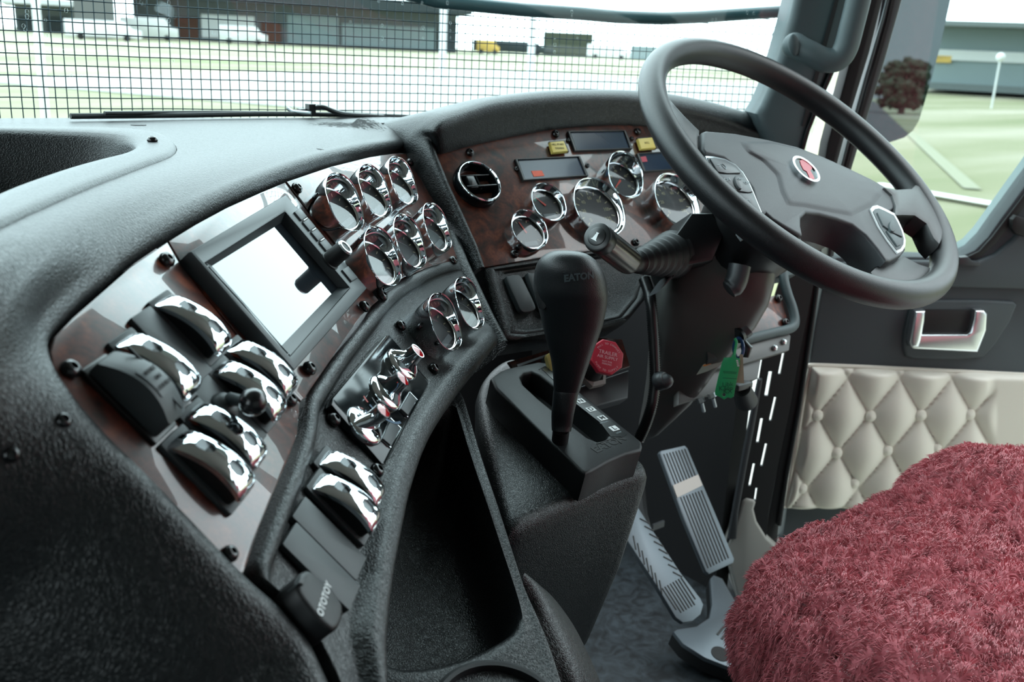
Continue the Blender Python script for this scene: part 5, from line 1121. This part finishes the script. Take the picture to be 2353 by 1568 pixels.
for pts in ([(1858,842),(1866,838),(1980,842),(2150,850),(2353,860),(2560,868)],[(1860,842),(1848,900),(1835,980),(1820,1060),(1806,1150),(1801,1162)],[(1801,1160),(1830,1160),(1880,1160)],[(2258,948),(2300,962),(2353,974),(2500,1000)]):
    tube(bm,cm([FDo.W(V((*FDo.px(x,y).xy,.007 if y>900 and x>2200 else .004))) for x,y in pts],6),.0042 if pts[0][0]<2200 else .0022,8)
obj('piping',bm,'cream',door,world=True)
for x,y in ((1874,950),(1995,952),(2110,950),(2221,948),(1918,1036),(2033,1030),(2145,1026),(1838,1117),(1957,1105),(2075,1103)):
    bm=NB(); p=FDo.px(x,y); lathe(bm,[(.0105,.002),(.0118,.010),(.0098,.0155),(.0045,.0180),(0,.0185)],24,M=FDo.M@T(p.x,p.y)); b_=obj('tuft_button',bm,'cream',pd); b_.matrix_parent_inverse=door.matrix_world.inverted()@Matrix() if False else Matrix(); b_.parent=pd
# ================================================================== PEDALS AND FLOOR
def pedal(nm,lab,cat,o_,n_,pts,grooves,m='pedal_metal'):
    fr=Fr(o_,n_,(1,0,0)); t_=thing(nm,lab,cat,fr.at(*pts[0])); flat('pad_plate',fr,pts,-.008,0,m,t_,bev=.002)
    bm=NB()
    for a,b_,w_ in grooves:
        A=fr.px(*a); B_=fr.px(*b_); d=B_-A; box(bm,(0,0,0),(d.length,w_,.0016),M=fr.M@T((A.x+B_.x)/2,(A.y+B_.y)/2,.0002)@Matrix.Rotation(math.atan2(d.y,d.x),4,'Z'))
    if grooves: obj('grip_grooves',bm,'ink',t_,world=True)
    return t_,fr
tl,tr_,bl_,br_=V((1516,1040)),V((1578,1025)),V((1624,1318)),V((1684,1288))
gr=[]
for k in range(1,9):
    f=k/9; a=tl.lerp(tr_,f); b_=bl_.lerp(br_,f); gr.append((a.lerp(b_,.02),a.lerp(b_,.27),.0017)); gr.append((a.lerp(b_,.38),a.lerp(b_,.97),.0017))
pt,pf=pedal('accelerator_pedal','long ribbed metal accelerator pedal with a worn cross bar','pedal',P(1600,1180,1.66),(-.1,-.75,.62),[(1516,1042),(1520,1036),(1574,1024),(1580,1030),(1640,1170),(1688,1285),(1686,1294),(1630,1320),(1622,1314),(1570,1190)],gr)
flat('worn_bar',pf,[tl.lerp(bl_,.28)+V((0,-2)),tr_.lerp(br_,.25),tr_.lerp(br_,.345),tl.lerp(bl_,.375)],0,.0012,'brushed',pt)
gr=[]
for k in range(8): gr.append(((1470+10.9*k,1192+17.6*k),(1491+10.9*k,1203+17.6*k),.0016))
for k in range(7): gr.append(((1455+10*k,1232+17*k),(1461+10*k,1264+17*k),.0016))
for k in range(8):
    a=V((1518,1354)).lerp(V((1568,1326)),(k+.5)/8); gr.append((a,a+V((38,60)) if 0<k<7 else a+V((33,50)),.0016))
pedal('brake_pedal','metal brake pedal with chevron grooves beside the console','pedal',P(1530,1320,1.55),(-.05,-.70,.70),[(1432,1228),(1446,1165),(1468,1168),(1500,1218),(1565,1317),(1610,1375),(1617,1390),(1611,1412),(1592,1428),(1570,1432),(1553,1420),(1509,1347)],gr)
bm=NB(); tube(bm,[P(1500,1300,1.58),P(1470,1180,1.72),P(1460,1080,1.8)],.014,10); tag(obj('pedal_arm',bm,'black'),'dark pedal arm behind the brake pedal','pedal arm')
FFl=Fr((0,0,.04),(0,0,1),(1,0,0))
tp,ff=pedal('foot_plate','thick grey metal treadle base plate on the cab floor with a round hole','plate',P(1640,1440,1.70),(0,-.28,.96),[(1632,1330),(1640,1322),(1660,1330),(1700,1400),(1760,1480),(1790,1550),(1740,1548),(1680,1535),(1620,1512),(1570,1480),(1548,1452),(1556,1446),(1600,1440),(1630,1420),(1636,1390)],[((1648,1460),(1664,1440),.004),((1658,1470),(1678,1446),.004),((1672,1480),(1690,1456),.004),((1684,1488),(1704,1464),.004)],'pedal_metal')
bm=NB(); slab(bm,circ(.016,24),.0,.0012,0,M=ff.at(1655,1504)); obj('round_hole',bm,'black',tp,world=True)
flat('plate_side',ff,[(1632,1330),(1640,1322),(1660,1330),(1700,1400),(1760,1480),(1790,1555),(1740,1553),(1680,1540),(1620,1517),(1570,1485),(1546,1455),(1556,1446),(1600,1440),(1630,1420),(1636,1390)],-.035,-.008,'rubber',tp)
bm=NB(); q=P(1512,1208,1.8); box(bm,q,(.03,.004,.012)); tag(obj('floor_clip',bm,'gray_plastic'),'small pale blue grey clip in the dark between the pedals','clip')
# ================================================================== SEAT
seat=thing('driver_seat','driver seat covered with dusty red sheepskin','seat',Matrix.Translation((.985,.155,0)))
SCn=V((1.012,.172,.458)); SA,SB=.335,.385
def sq_surf(u,v_):
    x=SA*u; y=SB*v_
    r=(abs(u)**4.8+abs(v_)**4.8)**(1/4.8)
    e=max(0,1-r**5.0)**.42 if r<1 else 0
    z=SCn.z+.085*e
    z+=.030*math.exp(-((u-.42)/.32)**2)*e*(1 if v_<.9 else 1)-.012*math.exp(-((u+.05)/.28)**2)*e+.012*e*v_
    z+=.012*math.exp(-((u-.15)/.35)**2-((v_-.7)/.4)**2)*e
    return V((SCn.x+x,SCn.y+y,z))
N=150; rws=[]
for j in range(N+1):
    row=[]
    for i in range(N+1):
        a,b_=-1+2*i/N,-1+2*j/N
        # square to superellipse
        r=max(abs(a),abs(b_)); 
        if r>0:
            th=math.atan2(b_,a); c_=(abs(math.cos(th))**4.8+abs(math.sin(th))**4.8)**(-1/4.8); rr_=min(r,1); u=c_*math.cos(th)*rr_; v_=c_*math.sin(th)*rr_
        else: u=v_=0
        rr2=r**.75 if r>.6 else r*(.6**.75/.6)
        k=rr2/r if r>0 else 1
        p=sq_surf(u*min(1,k),v_*min(1,k)); row.append(p)
    rws.append(row)
# side skirt
def clump(p): 
    n1=noise.noise(V((p.x*38,p.y*62,p.z*50))); n2=noise.noise(V((p.x*85,p.y*120,p.z*100+7))); n3=noise.noise(V((p.x*11,p.y*16,p.z*14)))
    return -.014*max(0,-n1-.02)**.8*1.6 + .005*n2+.008*n3
bm=NB(); g=grid(bm,rws)
edge=[e for e in bm.edges if len(e.link_faces)==1]
r=bmesh.ops.extrude_edge_only(bm,edges=edge); vs=[q for q in r['geom'] if isinstance(q,bmesh.types.BMVert)]
for v_ in vs: v_.co.z-=.05; v_.co.x+=(SCn.x-v_.co.x)*.015; v_.co.y+=(SCn.y-v_.co.y)*.015
edge=[e for e in bm.edges if len(e.link_faces)==1]
r=bmesh.ops.extrude_edge_only(bm,edges=edge); vs=[q for q in r['geom'] if isinstance(q,bmesh.types.BMVert)]
for v_ in vs: v_.co.z-=.06; v_.co.x+=(SCn.x-v_.co.x)*.12; v_.co.y+=(SCn.y-v_.co.y)*.12
bmesh.ops.recalc_face_normals(bm,faces=bm.faces); bm.normal_update()
off=[(v_,v_.normal.copy()*clump(v_.co)) for v_ in bm.verts]
for v_,d in off: v_.co+=d
cush=obj('cushion',bm,'fleece',seat,world=True,sharp=180)
# individual tufts of wool standing on the cover
me=cush.data; me.calc_loop_triangles(); co=np.empty(len(me.vertices)*3,np.float32); me.vertices.foreach_get('co',co); co=co.reshape(-1,3)
tri=np.empty(len(me.loop_triangles)*3,np.int32); me.loop_triangles.foreach_get('vertices',tri); tri=tri.reshape(-1,3)
A,B_,C_=co[tri[:,0]],co[tri[:,1]],co[tri[:,2]]; nn=np.cross(B_-A,C_-A); ar=np.linalg.norm(nn,axis=1)/2; nn/=np.maximum(ar[:,None]*2,1e-12)
if nn[:,2].sum()<0: nn=-nn
rng=np.random.default_rng(4); K=280000; pick=rng.choice(len(tri),K,p=ar/ar.sum()); r1,r2=np.sqrt(rng.random(K)),rng.random(K)
Q=A[pick]*(1-r1)[:,None]+B_[pick]*(r1*(1-r2))[:,None]+C_[pick]*(r1*r2)[:,None]; Nn=nn[pick]
lean=np.stack([np.sin(Q[:,0]*31+Q[:,1]*17)*.6-.5,np.cos(Q[:,1]*27-Q[:,0]*13)*.5+.1,np.full(K,-.25)],1)
L=(.0075+.0035*rng.random(K))[:,None]; dirv=Nn+lean*.75+rng.normal(0,.16,(K,3)); dirv/=np.linalg.norm(dirv,axis=1)[:,None]
tip=Q+dirv*L+np.array([0,0,-.0025]); mid=Q+Nn*L*.35+dirv*L*.28
side=np.cross(dirv,rng.normal(0,1,(K,3))); side/=np.linalg.norm(side,axis=1)[:,None]; side*=.00050
Vv=np.empty((K,5,3),np.float32); Vv[:,0]=Q-side-Nn*.002; Vv[:,1]=Q+side-Nn*.002; Vv[:,2]=mid+side*.8; Vv[:,3]=mid-side*.8; Vv[:,4]=tip
idx=np.arange(K)[:,None]*5
fm=bpy.data.meshes.new('fleece'); nv=K*5; fm.vertices.add(nv); fm.vertices.foreach_set('co',Vv.reshape(-1))
lv_=np.concatenate([idx+np.array([[0,1,2,3]]),idx+np.array([[3,2,4]])],1).astype(np.int32).reshape(-1)
fm.loops.add(K*7); fm.loops.foreach_set('vertex_index',lv_); fm.polygons.add(K*2)
ls=(np.arange(K)[:,None]*7+np.array([[0,4]])).astype(np.int32).reshape(-1); lt=np.tile(np.array([4,3],np.int32),K)
fm.polygons.foreach_set('loop_start',ls); fm.polygons.foreach_set('loop_total',lt); fm.update(); fm.validate(); fm.materials.append(MAT['fleece'])
fo=bpy.data.objects.new('fleece',fm); COL.objects.link(fo); fo.parent=seat; fo.matrix_parent_inverse=seat.matrix_world.inverted(); fo['kind']='stuff'
bm=NB(); box(bm,(SCn.x,SCn.y,.36),(.58,.62,.07),.03); obj('seat_pan',bm,'black',seat,world=True)
bm=NB(); box(bm,(SCn.x,SCn.y,.18),(.36,.42,.34),.03); obj('seat_pedestal',bm,'black',seat,world=True)
bm=NB(); box(bm,(SCn.x,-.32,.85),(.50,.14,.80),.06); obj('backrest',bm,'fleece',seat,world=True)
